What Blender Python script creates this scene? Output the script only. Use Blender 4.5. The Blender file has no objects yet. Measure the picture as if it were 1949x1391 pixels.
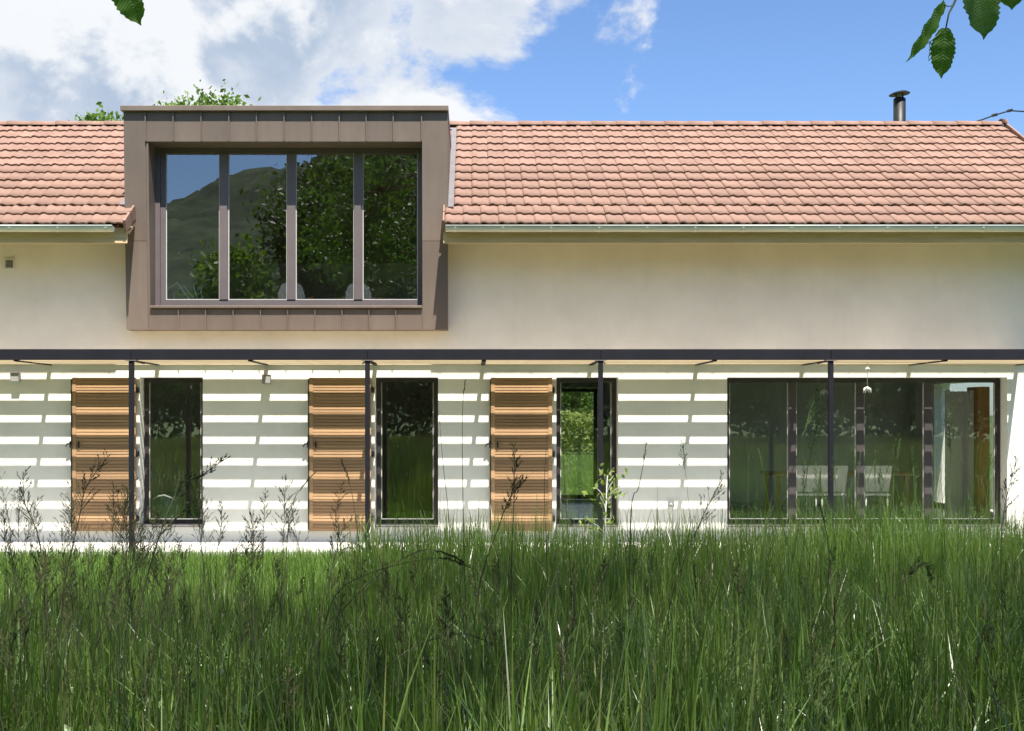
import bpy, bmesh, math, random
import numpy as np
from mathutils import Vector, Matrix, Euler
random.seed(7); rng = np.random.default_rng(7)
R = math.radians
S = bpy.context.scene
COL = S.collection

# ------------------------------------------------------------------ camera, sky, sun, exposure
F, CX, HY, CH = 2360.0, 900.0, 790.0, 1.83        # focal length px, principal point px, eye height
cam = bpy.data.cameras.new('camera'); camo = bpy.data.objects.new('camera', cam); COL.objects.link(camo)
camo.location = (0, 0, CH); camo.rotation_euler = (R(90), 0, 0)
cam.sensor_width = 36; cam.lens = F/1949*36
cam.shift_x = (974.5-CX)/1949; cam.shift_y = (HY-695.5)/1949
cam.clip_start = 0.05; cam.clip_end = 12000
S.camera = camo
SUN = Vector((0.244, -1.0, 2.03)).normalized()      # direction towards the sun
sun_el = math.asin(SUN.z); sun_rot = math.atan2(SUN.x, SUN.y)
sl = bpy.data.lights.new('sun', 'SUN'); sl.energy = 3.3; sl.angle = R(0.5); sl.color = (1, .955, .87)
so = bpy.data.objects.new('sun', sl); COL.objects.link(so)
so.rotation_euler = (-SUN).to_track_quat('-Z', 'Y').to_euler(); so.location = (8, -20, 45)
S.view_settings.view_transform = 'Standard'; S.view_settings.look = 'None'
S.view_settings.exposure = 1.66; S.view_settings.gamma = 1.0; S.view_settings.use_curve_mapping = False
S.cycles.max_bounces = 8; S.cycles.transparent_max_bounces = 12

W = bpy.data.worlds.new('World'); S.world = W; W.use_nodes = True
class NT:
    def __init__(s, nt): s.nt = nt; s.n = nt.nodes; s.l = nt.links
    def new(s, t, **kw):
        nd = s.n.new(t)
        for k, v in kw.items(): setattr(nd, k, v)
        return nd
    def put(s, sock, v):
        if hasattr(v, 'is_output') or isinstance(v, bpy.types.NodeSocket): s.l.new(v, sock)
        elif v is not None: sock.default_value = v
    def math(s, op, a, b=None, c=None, clamp=False):
        nd = s.new('ShaderNodeMath', operation=op, use_clamp=clamp)
        for i, v in enumerate((a, b, c)):
            if v is not None: s.put(nd.inputs[i], v)
        return nd.outputs[0]
    def vmath(s, op, a, b=None):
        nd = s.new('ShaderNodeVectorMath', operation=op)
        s.put(nd.inputs[0], a)
        if b is not None: s.put(nd.inputs[1], b)
        return nd.outputs[0]
    def noise(s, vec, scale, detail=4, rough=.5, dist=0):
        nd = s.new('ShaderNodeTexNoise'); s.put(nd.inputs['Vector'], vec)
        nd.inputs['Scale'].default_value = scale; nd.inputs['Detail'].default_value = detail
        nd.inputs['Roughness'].default_value = rough; nd.inputs['Distortion'].default_value = dist
        return nd.outputs[0]
    def rng(s, v, a, b, c=0, d=1, smooth=False):
        nd = s.new('ShaderNodeMapRange'); nd.clamp = True
        if smooth: nd.interpolation_type = 'SMOOTHSTEP'
        s.put(nd.inputs[0], v)
        for i, q in enumerate((a, b, c, d)): s.put(nd.inputs[i+1], q)
        return nd.outputs[0]
    def mix(s, f, a, b, mode='MIX'):
        nd = s.new('ShaderNodeMix', data_type='RGBA', blend_type=mode)
        s.put(nd.inputs[0], f); s.put(nd.inputs[6], a); s.put(nd.inputs[7], b)
        return nd.outputs[2]
def c4(c): return (c[0], c[1], c[2], 1)
w = NT(W.node_tree); w.n.clear()
sky = w.new('ShaderNodeTexSky', sky_type='NISHITA'); sky.sun_disc = False
sky.sun_elevation = sun_el; sky.sun_rotation = sun_rot; sky.altitude = 600; sky.air_density = 1.0; sky.dust_density = .55; sky.ozone_density = 1.6
gen = w.new('ShaderNodeTexCoord').outputs['Generated']
sc = w.vmath('MULTIPLY', gen, (1, 1, 1.45))
sepx = w.new('ShaderNodeSeparateXYZ'); w.put(sepx.inputs[0], gen)
bias = w.rng(w.math('ADD', sepx.outputs[0], w.math('MULTIPLY', w.math('SUBTRACT', .95, sepx.outputs[1]), .22)), -.11, .225, .17, -.16, True)
def dens(vec):
    a = w.noise(vec, 5.5, 11, .57, .2)
    return w.math('ADD', a, bias)
OFF = (8.34, 7.2, 1.85)
d1 = dens(w.vmath('ADD', sc, OFF))
d2 = dens(w.vmath('ADD', sc, (OFF[0]+.012, OFF[1], OFF[2]+.035)))
alpha = w.rng(d1, .495, .575, 0, 1, True)
lit = w.rng(w.math('SUBTRACT', d1, d2), -.05, .07, 0, 1, True)
edge = w.rng(d1, .54, .72, 1, 0, True)                 # thin sunlit rims are whiter than the deep body
ccol = w.mix(lit, (1.40, 1.70, 2.15, 1), (2.70, 2.78, 2.88, 1))
ccol = w.mix(w.math('MULTIPLY', edge, .55), ccol, (2.85, 2.9, 3.0, 1))
skc = w.mix(1.0, sky.outputs[0], (.395, .465, .565, 1), 'MULTIPLY')
bg = w.new('ShaderNodeBackground'); bg.inputs[1].default_value = .108
w.put(bg.inputs[0], w.mix(alpha, skc, ccol))
wo = w.new('ShaderNodeOutputWorld'); w.l.new(bg.outputs[0], wo.inputs[0])

# ------------------------------------------------------------------ materials
MAT = {}
def mat(name, col, rough=.7, metal=0, var=.12, vscale=3.0, bump=0, bscale=60, col2=None, island=0, stretch=(1, 1, 1), spec=.5, coord='Object', detail=5, patch=0, streak=0):
    m = bpy.data.materials.new(name); m.use_nodes = True; t = NT(m.node_tree)
    p = t.n['Principled BSDF']
    tc = t.new('ShaderNodeNewGeometry').outputs['Position'] if coord == 'World' else t.new('ShaderNodeTexCoord').outputs[coord]
    v = t.vmath('MULTIPLY', tc, stretch)
    n = t.noise(v, vscale, detail, .6)
    if col2 is None:
        a = tuple(x*(1-var) for x in col); b = tuple(min(1, x*(1+var)) for x in col)
    else: a, b = col, col2
    c = t.mix(t.rng(n, .3, .7), c4(a), c4(b))
    if island:
        oi = t.new('ShaderNodeObjectInfo').outputs['Random']
        gi = t.new('ShaderNodeNewGeometry').outputs['Random Per Island']
        r = t.math('FRACT', t.math('ADD', oi, gi))
        f = t.rng(r, 0, 1, 1-island, 1+island)
        cv = t.new('ShaderNodeCombineXYZ')
        for i in range(3): t.put(cv.inputs[i], f)
        c = t.mix(1.0, c, cv.outputs[0], 'MULTIPLY')
    wp = t.new('ShaderNodeNewGeometry').outputs['Position'] if patch or streak else None
    for amt, st, sc_, in ((patch, (1, 1, 1), 1.1), (streak, (7, 7, .35), 1.0)):
        if amt:
            f = t.rng(t.noise(t.vmath('MULTIPLY', wp, st), sc_, 6, .62), .32, .68, 1-amt, 1+amt*.5)
            cv = t.new('ShaderNodeCombineXYZ')
            for i in range(3): t.put(cv.inputs[i], f)
            c = t.mix(1.0, c, cv.outputs[0], 'MULTIPLY')
    t.put(p.inputs['Base Color'], c)
    p.inputs['Roughness'].default_value = rough; p.inputs['Metallic'].default_value = metal
    p.inputs['Specular IOR Level'].default_value = spec
    if bump:
        b_ = t.new('ShaderNodeBump'); b_.inputs['Strength'].default_value = bump; b_.inputs['Distance'].default_value = .01
        t.put(b_.inputs['Height'], t.noise(v, bscale, 4, .6)); t.l.new(b_.outputs[0], p.inputs['Normal'])
    MAT[name] = m
    return m
def leafmat(name, cols, trans=.35, rough=.5, spec=.35):
    m = bpy.data.materials.new(name); m.use_nodes = True; t = NT(m.node_tree)
    p = t.n['Principled BSDF']; out = t.n['Material Output']
    gi = t.new('ShaderNodeNewGeometry').outputs['Random Per Island']
    rp = t.new('ShaderNodeValToRGB'); t.put(rp.inputs[0], gi)
    while len(rp.color_ramp.elements) < len(cols): rp.color_ramp.elements.new(.5)
    for i, c in enumerate(cols):
        e = rp.color_ramp.elements[i]; e.position = i/(len(cols)-1); e.color = c4(c)
    n = t.noise(t.new('ShaderNodeNewGeometry').outputs['Position'], 1.3, 3)
    c = t.mix(t.rng(n, .3, .7, .0, .45), rp.outputs[0], c4([x*1.45 for x in cols[-1]]))
    t.put(p.inputs['Base Color'], c); p.inputs['Roughness'].default_value = rough
    p.inputs['Specular IOR Level'].default_value = spec
    tr = t.new('ShaderNodeBsdfTranslucent'); t.put(tr.inputs[0], t.mix(1, c, (1.25, 1.35, .6, 1), 'MULTIPLY'))
    mx = t.new('ShaderNodeMixShader'); mx.inputs[0].default_value = trans
    t.l.new(p.outputs[0], mx.inputs[1]); t.l.new(tr.outputs[0], mx.inputs[2]); t.l.new(mx.outputs[0], out.inputs[0])
    MAT[name] = m
    return m
def glassmat(name, tint, refl):
    m = bpy.data.materials.new(name); m.use_nodes = True; t = NT(m.node_tree); t.n.remove(t.n['Principled BSDF'])
    out = t.n['Material Output']
    tr = t.new('ShaderNodeBsdfTransparent'); tr.inputs[0].default_value = c4(tint)
    gl = t.new('ShaderNodeBsdfGlossy'); gl.inputs['Roughness'].default_value = 0.0
    gl.inputs[0].default_value = (.95, .97, .95, 1)
    ge = t.new('ShaderNodeNewGeometry'); dp = t.new('ShaderNodeVectorMath', operation='DOT_PRODUCT')
    t.l.new(ge.outputs['Incoming'], dp.inputs[0]); t.l.new(ge.outputs['Normal'], dp.inputs[1])
    k = t.math('POWER', t.math('SUBTRACT', 1.0, t.math('ABSOLUTE', dp.outputs['Value']), clamp=True), 5.0)
    fr = t.math('ADD', refl, t.math('MULTIPLY', k, 1-refl))      # same reflectance from both sides of the pane
    bp = t.new('ShaderNodeBump'); bp.inputs['Strength'].default_value = .012; bp.inputs['Distance'].default_value = .02
    t.put(bp.inputs['Height'], t.noise(t.new('ShaderNodeTexCoord').outputs['Object'], 1.4, 2))
    t.l.new(bp.outputs[0], gl.inputs['Normal'])
    mx = t.new('ShaderNodeMixShader')
    t.l.new(fr, mx.inputs[0]); t.l.new(tr.outputs[0], mx.inputs[1]); t.l.new(gl.outputs[0], mx.inputs[2]); t.l.new(mx.outputs[0], out.inputs[0])
    MAT[name] = m
glassmat('glass', (.96, .97, .95), .26)
mat('stucco', (.88, .855, .775), .92, patch=.05, streak=.018, var=.05, vscale=1.3, bump=.9, bscale=120, spec=.2)
mat('inner_wall', (.56, .53, .48), .9, var=.05)
mat('inner_floor', (.30, .29, .28), .22, var=.1)
mat('tile', (.235, .140, .106), .88, patch=.07, streak=.04, col2=(.30, .192, .150), vscale=5, bump=.35, bscale=90, island=.075, spec=.2)
mat('tile_plain', (.25, .14, .10), .85, var=.15, vscale=7, spec=.25)
mat('cladding', (.178, .138, .112), .5, patch=.07, streak=.08, metal=.2, var=.12, vscale=1.6, island=.08, stretch=(1, 1, .4), bump=.25, bscale=2.2)
mat('dark_frame', (.040, .030, .030), .45, var=.15)
mat('mullion_metal', (.135, .112, .112), .4, var=.08)
mat('slim_metal', (.065, .054, .055), .45, var=.1)
mat('bead', (.55, .54, .50), .4, var=.05)
mat('zinc', (.60, .62, .56), .45, metal=.3, var=.12, vscale=4, stretch=(.3, 1, 1))
mat('flashing', (.22, .20, .20), .5, metal=.3)
mat('fascia_wood', (.56, .40, .21), .75, col2=(.70, .54, .32), vscale=6, stretch=(.25, 3, 3), bump=.2)
mat('shutter_wood', (.33, .185, .088), .68, patch=.12, col2=(.50, .315, .165), vscale=5, stretch=(.35, 6, 9), bump=.25, bscale=50, island=.18)
mat('pergola_wood', (.60, .45, .28), .75, col2=(.72, .58, .40), vscale=5, stretch=(.35, 6, 6), bump=.2, island=.15)
mat('black_steel', (.013, .013, .018), .6, var=.2, vscale=2, spec=.22)
mat('black_iron', (.012, .012, .012), .5)
mat('concrete', (.66, .64, .59), .9, patch=.2, var=.08, vscale=2, bump=.3, bscale=80)
mat('white_plastic', (.66, .65, .62), .5, var=.04)
mat('grey_plastic', (.30, .29, .28), .5)
mat('chair_white', (.75, .73, .68), .5, var=.04)
mat('chair_wood', (.42, .26, .13), .5, var=.2, vscale=8)
mat('door_white', (.62, .62, .58), .5, var=.04)
mat('oak', (.55, .30, .10), .55, var=.2, vscale=6, stretch=(6, 6, .4))
mat('teal', (.10, .22, .24), .6)
mat('bark', (.10, .075, .055), .9, col2=(.19, .15, .115), vscale=9, stretch=(1, 1, .25), bump=.8, bscale=25)
mat('twig', (.055, .075, .035), .7)
mat('soil', (.045, .075, .022), .95, col2=(.085, .14, .035), vscale=.6, bump=1.0, bscale=9, coord='World', detail=9)
mat('forest', (.020, .034, .024), .95, col2=(.068, .092, .055), vscale=.05, coord='World', detail=12, spec=.1)
leafmat('grass', [(.25, .23, .11), (.016, .038, .009), (.036, .082, .016), (.072, .138, .024), (.105, .182, .032), (.075, .125, .050), (.135, .200, .040)], .5, .30, .7)
leafmat('grass_broad', [(.05, .10, .025), (.09, .16, .04), (.15, .22, .065)], .3, .28, .7)
leafmat('lawn_grass', [(.065, .125, .022), (.10, .19, .03), (.14, .22, .045)], .4, .55)
leafmat('far_grass', [(.055, .085, .024), (.085, .12, .035), (.12, .145, .05)], .4, .6, .2)
leafmat('stalk', [(.045, .065, .026), (.075, .09, .036), (.10, .085, .05)], .25, .6)
leafmat('stalk_green', [(.07, .14, .035), (.11, .19, .05), (.14, .19, .07)], .3, .5)
leafmat('leaves', [(.030, .065, .016), (.045, .10, .022), (.07, .13, .03)], .45)
leafmat('leaves_bright', [(.06, .12, .02), (.10, .18, .03), (.14, .22, .045)], .4)
leafmat('leaves_dark', [(.020, .045, .014), (.035, .070, .02), (.06, .09, .03)], .45)
leafmat('leaves_young', [(.14, .22, .05), (.24, .32, .08), (.30, .34, .12)], .4)
def nearleaf():
    m = bpy.data.materials.new('near_leaf'); m.use_nodes = True; t = NT(m.node_tree); p = t.n['Principled BSDF']; out = t.n['Material Output']
    uv = t.new('ShaderNodeTexCoord').outputs['Object']
    sp = t.new('ShaderNodeSeparateXYZ'); t.put(sp.inputs[0], uv)
    ax = t.math('ABSOLUTE', sp.outputs[0])
    ph = t.math('ADD', t.math('MULTIPLY', sp.outputs[1], 620), t.math('MULTIPLY', ax, -420))
    vein = t.math('POWER', t.math('ABSOLUTE', t.math('SINE', ph)), .35)
    c = t.mix(vein, (.10, .19, .04, 1), (.055, .13, .022, 1))
    c = t.mix(t.rng(ax, 0, .0011), (.09, .17, .05, 1), c)
    t.put(p.inputs['Base Color'], c); p.inputs['Roughness'].default_value = .5
    b = t.new('ShaderNodeBump'); b.inputs['Strength'].default_value = .5; b.inputs['Distance'].default_value = .002
    t.put(b.inputs['Height'], vein); t.l.new(b.outputs[0], p.inputs['Normal'])
    tr = t.new('ShaderNodeBsdfTranslucent'); t.put(tr.inputs[0], t.mix(1, c, (1.5, 1.7, .7, 1), 'MULTIPLY'))
    mx = t.new('ShaderNodeMixShader'); mx.inputs[0].default_value = .5
    t.l.new(p.outputs[0], mx.inputs[1]); t.l.new(tr.outputs[0], mx.inputs[2]); t.l.new(mx.outputs[0], out.inputs[0])
    MAT['near_leaf'] = m
nearleaf()

# ------------------------------------------------------------------ object helpers
WL = {}
def link(o, wloc, parent):
    COL.objects.link(o); WL[o.name] = Vector(wloc)
    if parent: o.parent = parent; o.location = Vector(wloc) - WL[parent.name]
    else: o.location = wloc
    return o
def tag(o, label=None, cat=None, group=None, kind=None):
    for k, v in (('label', label), ('category', cat), ('group', group), ('kind', kind)):
        if v: o[k] = v
    return o
def empty(name, loc, label, cat, group=None, parent=None):
    o = bpy.data.objects.new(name, None); o.empty_display_size = .2
    link(o, loc, parent); return tag(o, label, cat, group)
def mesh_obj(name, verts, faces, m, parent=None, smooth=False, origin=None, bevel=0):
    v = np.asarray(verts, float)
    c = (v.min(0)+v.max(0))/2 if origin is None else np.asarray(origin, float)
    me = bpy.data.meshes.new(name); me.from_pydata((v-c).tolist(), [], faces)
    if bevel:
        b = bmesh.new(); b.from_mesh(me)
        bmesh.ops.bevel(b, geom=b.edges[:], offset=bevel, segments=1, affect='EDGES'); b.to_mesh(me); b.free()
    me.materials.append(MAT[m])
    if smooth: me.shade_smooth()
    return link(bpy.data.objects.new(name, me), c, parent)
def shared(name, me, wloc, parent, rot=(0, 0, 0), scale=(1, 1, 1)):
    o = bpy.data.objects.new(name, me); link(o, wloc, parent); o.rotation_euler = rot; o.scale = scale; return o
BF = [(0, 3, 2, 1), (4, 5, 6, 7), (0, 1, 5, 4), (1, 2, 6, 5), (2, 3, 7, 6), (3, 0, 4, 7)]
def boxv(x0, x1, y0, y1, z0, z1):
    return [(x0, y0, z0), (x1, y0, z0), (x1, y1, z0), (x0, y1, z0), (x0, y0, z1), (x1, y0, z1), (x1, y1, z1), (x0, y1, z1)]
class MB:
    def __init__(s): s.v = []; s.f = []
    def add(s, v, f):
        n = len(s.v); s.v += [tuple(p) for p in v]; s.f += [tuple(i+n for i in q) for q in f]; return s
    def box(s, *a): return s.add(boxv(*a), BF)
    def tube(s, pts, rad, n=6, cap=True):
        pts = [Vector(p) for p in pts]; rings = []
        for i, p in enumerate(pts):
            d = (pts[min(i+1, len(pts)-1)]-pts[max(i-1, 0)]).normalized()
            a = d.cross(Vector((0.31, .9, .17))).normalized(); b = d.cross(a)
            r = rad[i] if hasattr(rad, '__len__') else rad
            rings.append([p+(a*math.cos(2*math.pi*k/n)+b*math.sin(2*math.pi*k/n))*r for k in range(n)])
        v = [q for r in rings for q in r]; f = []
        for i in range(len(pts)-1):
            for k in range(n): f.append((i*n+k, i*n+(k+1) % n, (i+1)*n+(k+1) % n, (i+1)*n+k))
        if cap: f += [tuple(range(n))[::-1], tuple((len(pts)-1)*n+k for k in range(n))]
        return s.add(v, f)
    def build(s, name, m, parent=None, smooth=False, **k): return mesh_obj(name, s.v, s.f, m, parent, smooth, **k)
def box(name, x0, x1, y0, y1, z0, z1, m, parent=None, bevel=0, **k):
    return mesh_obj(name, boxv(x0, x1, y0, y1, z0, z1), BF, m, parent, bevel=bevel)
def P(px, py, d): return Vector(((px-CX)*d/F, d, CH+(HY-py)*d/F))
def X(px, d): return (px-CX)*d/F
def Z(py, d): return CH+(HY-py)*d/F

# ------------------------------------------------------------------ ground, terrace, hills
def grid(name, xs, ys, zf, m):
    v = [(x, y, zf(x, y)) for y in ys for x in xs]; n = len(xs)
    f = [(j*n+i, j*n+i+1, (j+1)*n+i+1, (j+1)*n+i) for j in range(len(ys)-1) for i in range(n-1)]
    return mesh_obj(name, v, f, m, smooth=True, origin=(0, 0, 0))
GZ = -.09
def sm(a, b, t): t = np.clip((np.asarray(t, float)-a)/(b-a), 0, 1); return t*t*(3-2*t)
def gz(x, y): return GZ+.50*sm(9.5, 3.6, y)*sm(-60, -34, y)*sm(70, 45, np.abs(x))
tag(grid('ground', [-6000, -900, -200]+list(range(-72, 73, 6))+[200, 900, 6000], [-6000, -900, -200]+list(range(-62, -28, 4))+[-20, -10, 0]+[q*.5 for q in range(5, 22)]+[14, 20, 40, 200, 900, 6000], lambda x, y: float(gz(x, y)), 'soil'), kind='structure')
tag(box('terrace', -9.6, 9.1, 16.72, 18.0, -.3, 0, 'concrete', bevel=.012), kind='structure')
def hash2(x, y): return math.sin(x*.0121+y*.0173)*.5+math.sin(x*.031-y*.027+1.3)*.27+math.sin(x*.083+y*.061+.4)*.13+math.sin(x*.19-y*.23)*.06
def hz(x, y):
    t = max(0, min(1, (-330-y)/1250)); s = t*t*(3-2*t)
    prof = 225+160*math.exp(-((x-140)/400)**2)+60*math.exp(-((x+1500)/500)**2)-.02*max(0, -x)
    return GZ-1.5+s*prof+s*34*hash2(x, y)
hr = random.Random(17)
ho = grid('hills', list(np.linspace(-2600, 2600, 420)), list(np.linspace(-2600, -330, 200)), lambda x, y: hz(x, y)+hr.uniform(-1, 1)*3*min(1, max(0, (-360-y)/200)), 'forest')
tag(ho, kind='structure')

# ------------------------------------------------------------------ house shell
WY = 18.0; WT = .30
house = empty('house', (0, 21, 0), 'long cream rendered house with red tiled roof and brown metal dormer', 'house')
def wall_holes(name, x0, x1, z0, z1, y0, y1, holes, m, parent):
    xs = sorted({x0, x1, *[h[0] for h in holes], *[h[1] for h in holes]})
    zs = sorted({z0, z1, *[h[2] for h in holes], *[h[3] for h in holes]})
    def solid(i, k):
        if i < 0 or k < 0 or i >= len(xs)-1 or k >= len(zs)-1: return False
        cx = (xs[i]+xs[i+1])/2; cz = (zs[k]+zs[k+1])/2
        return not any(h[0] < cx < h[1] and h[2] < cz < h[3] for h in holes)
    b = MB()
    for i in range(len(xs)-1):
        for k in range(len(zs)-1):
            if not solid(i, k): continue
            a, c, e, g = xs[i], xs[i+1], zs[k], zs[k+1]
            b.add([(a, y0, e), (c, y0, e), (c, y0, g), (a, y0, g)], [(0, 1, 2, 3)])
            b.add([(a, y1, e), (c, y1, e), (c, y1, g), (a, y1, g)], [(3, 2, 1, 0)])
            if not solid(i-1, k): b.add([(a, y0, e), (a, y0, g), (a, y1, g), (a, y1, e)], [(0, 1, 2, 3)])
            if not solid(i+1, k): b.add([(c, y0, e), (c, y1, e), (c, y1, g), (c, y0, g)], [(0, 1, 2, 3)])
            if not solid(i, k-1): b.add([(a, y0, e), (a, y1, e), (c, y1, e), (c, y0, e)], [(0, 1, 2, 3)])
            if not solid(i, k+1): b.add([(a, y0, g), (c, y0, g), (c, y1, g), (a, y1, g)], [(0, 1, 2, 3)])
    return b.build(name, m, parent)
SC = F/WY
def wx(px): return (px-CX)/SC
WZ0, WZ1 = .205, 2.379
W1 = (wx(266), wx(386)); W2 = (wx(713.5), wx(834)); W3 = (wx(1059), wx(1177)); W4 = (wx(1384), wx(1917))
DX0, DX1 = X(236, 17.6), X(852, 17.6)                 # dormer sides
DZ0, DZT = 3.05, 6.13                                 # dormer bottom, top of the face
HX0, HX1 = -9.5, 8.7
holes = [(a, b, WZ0, WZ1) for a, b in (W1, W2, W3, W4)] + [(DX0+.06, DX1-.06, DZ0+.06, 4.86)]
wall_holes('front_wall', HX0, HX1, -.3, 4.86, WY, WY+WT, holes, 'stucco', house)
RD = (1.50, 2.42)                                      # garden door on the far side
wall_holes('rear_wall', HX0, HX1, -.3, 4.75, 23.85, 24.12, [(RD[0], RD[1], .2, 2.36)], 'stucco', house)
for xa, xb in ((HX0, HX0+.3), (HX1-.3, HX1)):
    b = MB(); gy0, gy1, gz0, gz1 = 19.0, 22.6, .25, 2.4  # gable window openings are added, out of view, to bring daylight indoors
    def gp(pts): b.add([(x, y, z) for x in (xa, xb) for y, z in pts], [tuple(range(len(pts))), tuple(range(2*len(pts)-1, len(pts)-1, -1))]+[(i, (i+1) % len(pts), (i+1) % len(pts)+len(pts), i+len(pts)) for i in range(len(pts))])
    gp([(WY+WT, -.3), (gy0, -.3), (gy0, gz1), (WY+WT, gz1)]); gp([(gy1, -.3), (23.85, -.3), (23.85, gz1), (gy1, gz1)]); gp([(gy0, -.3), (gy1, -.3), (gy1, gz0), (gy0, gz0)])
    gp([(WY+WT, gz1+.0005), (23.85, gz1+.0005), (23.85, 4.7), (21.06, 6.45), (WY+WT, 4.84)])
    gw = b.build('gable_wall', 'stucco', house)
    mesh_obj('pane', [(xa+.15, gy0+.005, gz0+.005), (xa+.15, gy1-.005, gz0+.005), (xa+.15, gy1-.005, gz1-.005), (xa+.15, gy0+.005, gz1-.005)], [(0, 1, 2, 3)], 'glass', gw)  # unseen glazing of the added daylight opening
box('ground_floor', HX0+.31, HX1-.31, WY+WT+.002, 23.84, .0, .17, 'inner_floor', house)
box('upper_floor', HX0+.31, HX1-.31, WY+WT+.002, 23.84, 2.62, 2.98, 'inner_wall', house)
for x in (-3.1, .35, 3.05):
    box('partition_wall', x, x+.1, WY+WT+.004, 23.83, .172, 2.618, 'inner_wall', house)
for x in (-5.4, .15):
    box('partition_wall', x, x+.1, WY+WT+.004, 23.83, 2.982, 4.9, 'inner_wall', house)
# cross walls inside the bedrooms
box('partition_wall', HX0+.32, -3.11, 21.6, 21.7, .172, 2.618, 'inner_wall', house)
box('partition_wall', -2.99, .34, 21.6, 21.7, .172, 2.618, 'inner_wall', house)

# ------------------------------------------------------------------ roof
PITCH = math.atan(2.285/3.92); EY, EZ = 17.13, 4.465; RY, RZ = 21.05, 4.465+2.285
cp, sp_ = math.cos(PITCH), math.sin(PITCH)
def roof_pt(x, s, n=0): return (x, EY+s*cp-n*sp_, EZ+s*sp_+n*cp)
SL = (RY-EY)/cp
def slab(b, x0, x1, s0, s1, n0, n1):
    b.add([roof_pt(x0, s0, n0), roof_pt(x1, s0, n0), roof_pt(x1, s1, n0), roof_pt(x0, s1, n0),
           roof_pt(x0, s0, n1), roof_pt(x1, s0, n1), roof_pt(x1, s1, n1), roof_pt(x0, s1, n1)], BF)
LX1 = X(240, 17.15)-.03; RX0 = X(846, 17.15); RX1 = 9.0; LX0 = -9.8
b = MB()
slab(b, LX0, DX0-.004, .10, SL-.02, -.16, -.052)
slab(b, DX1+.004, RX1-.02, .10, SL-.02, -.16, -.052)
s_back = (6.18-EZ)/sp_
slab(b, DX0+.002, DX1-.002, s_back, SL-.02, -.158, -.053)
b.add([(LX0, RY+.02, RZ-.06), (RX1, RY+.02, RZ-.06), (RX1, 2*RY-EY, EZ-.06), (LX0, 2*RY-EY, EZ-.06),
       (LX0, RY+.02, RZ-.18), (RX1, RY+.02, RZ-.18), (RX1, 2*RY-EY, EZ-.18), (LX0, 2*RY-EY, EZ-.18)], BF)
roof = b.build('roof', 'tile_plain', house)
TWD, GA = .25, SL/13
# one interlocking clay tile: low roll on one side, flat pan, proud lower lip
prof = [(0, .012), (.028, .024), (.060, .026), (.092, .012), (.130, .007), (.168, .014), (.200, .015), (.232, .006), (.2485, .005)]
tv = []; n = len(prof)
for y, dz in ((0, .021), (GA+.045, -.010)):
    tv += [(x, y, z+dz) for x, z in prof]
tv += [(x, .003, z+.021-.020) for x, z in prof]
tf = [(i, i+1, n+i+1, n+i) for i in range(n-1)] + [(2*n+i, 2*n+i+1, i+1, i) for i in range(n-1)]
tf += [(2*n, 0, n), (n-1, 3*n-1, 2*n-1)]
tile_me = bpy.data.meshes.new('tile'); tile_me.from_pydata(tv, [], tf); tile_me.materials.append(MAT['tile'])
for pl in tile_me.polygons: pl.use_smooth = pl.index < n-1
tv = np.array(tv)
tiles = []
for k in range(13):
    low = k < 2
    x = RX0 if low else RX0+.5*TWD
    if not low: tiles.append((DX1+.075, k, (RX0+.5*TWD-DX1-.075)/TWD))
    while x < RX1-.02:
        tiles.append((x, k, min(1, (RX1-x)/TWD))); x += TWD
    x = LX1-.0 if low else DX0-.075
    while x > LX0:
        tiles.append((x-TWD, k, 1)); x -= TWD
def vis(t):
    p = roof_pt(t[0]+.12, t[1]*GA+.15); px = CX+p[0]*F/p[1]
    return -20 < px < 1969
def key(t): return (0 if vis(t) else 1, t[1], abs(t[0]))
tiles.sort(key=key)
jit = random.Random(3)
rv, rf = [], []
cr = Matrix.Rotation(PITCH, 3, 'X')
for i, (x, k, sx) in enumerate(tiles):
    p = roof_pt(x+jit.uniform(-.002, .002), k*GA+jit.uniform(-.005, .005), jit.uniform(-.002, .003))
    if i < 300: shared('tile', tile_me, p, roof, (PITCH, 0, jit.uniform(-.008, .008)), (sx, 1, 1))
    else:
        q = (tv*np.array([sx, 1, 1])) @ np.array(cr).T + np.array(p)
        m0 = len(rv); rv += q.tolist(); rf += [tuple(j+m0 for j in f) for f in tf]
tag(mesh_obj('upper_tiles', rv, rf, 'tile', roof), kind='stuff')
# ridge caps
rcv, rcf = [], []
for j, (xx, rr) in enumerate(((0, .118), (.43, .100))):
    for a in range(9):
        th = math.pi*a/8; rcv.append((xx, -rr*math.cos(th)*1.05, rr*math.sin(th)*.75))
for a in range(8): rcf.append((a, a+1, 9+a+1, 9+a))
rcv += [(0, v[1]*.82, v[2]*.78) for v in rcv[:9]]; rcf += [(18+a, 18+a+1, a+1, a) for a in range(8)]
rc_me = bpy.data.meshes.new('ridge_tile'); rc_me.from_pydata(rcv, [], rcf); rc_me.materials.append(MAT['tile']); rc_me.shade_smooth()
x = RX1-.40
while x > LX0:
    o = shared('ridge_tile', rc_me, (x, RY, RZ-.012+jit.uniform(-.003, .003)), roof, (0, 0, jit.uniform(-.006, .006))); x -= .412
shared('ridge_end_tile', rc_me, (RX1-.05, RY, RZ+.012), roof, (0, 0, 0), (.22, 1.12, 1.12))
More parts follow.
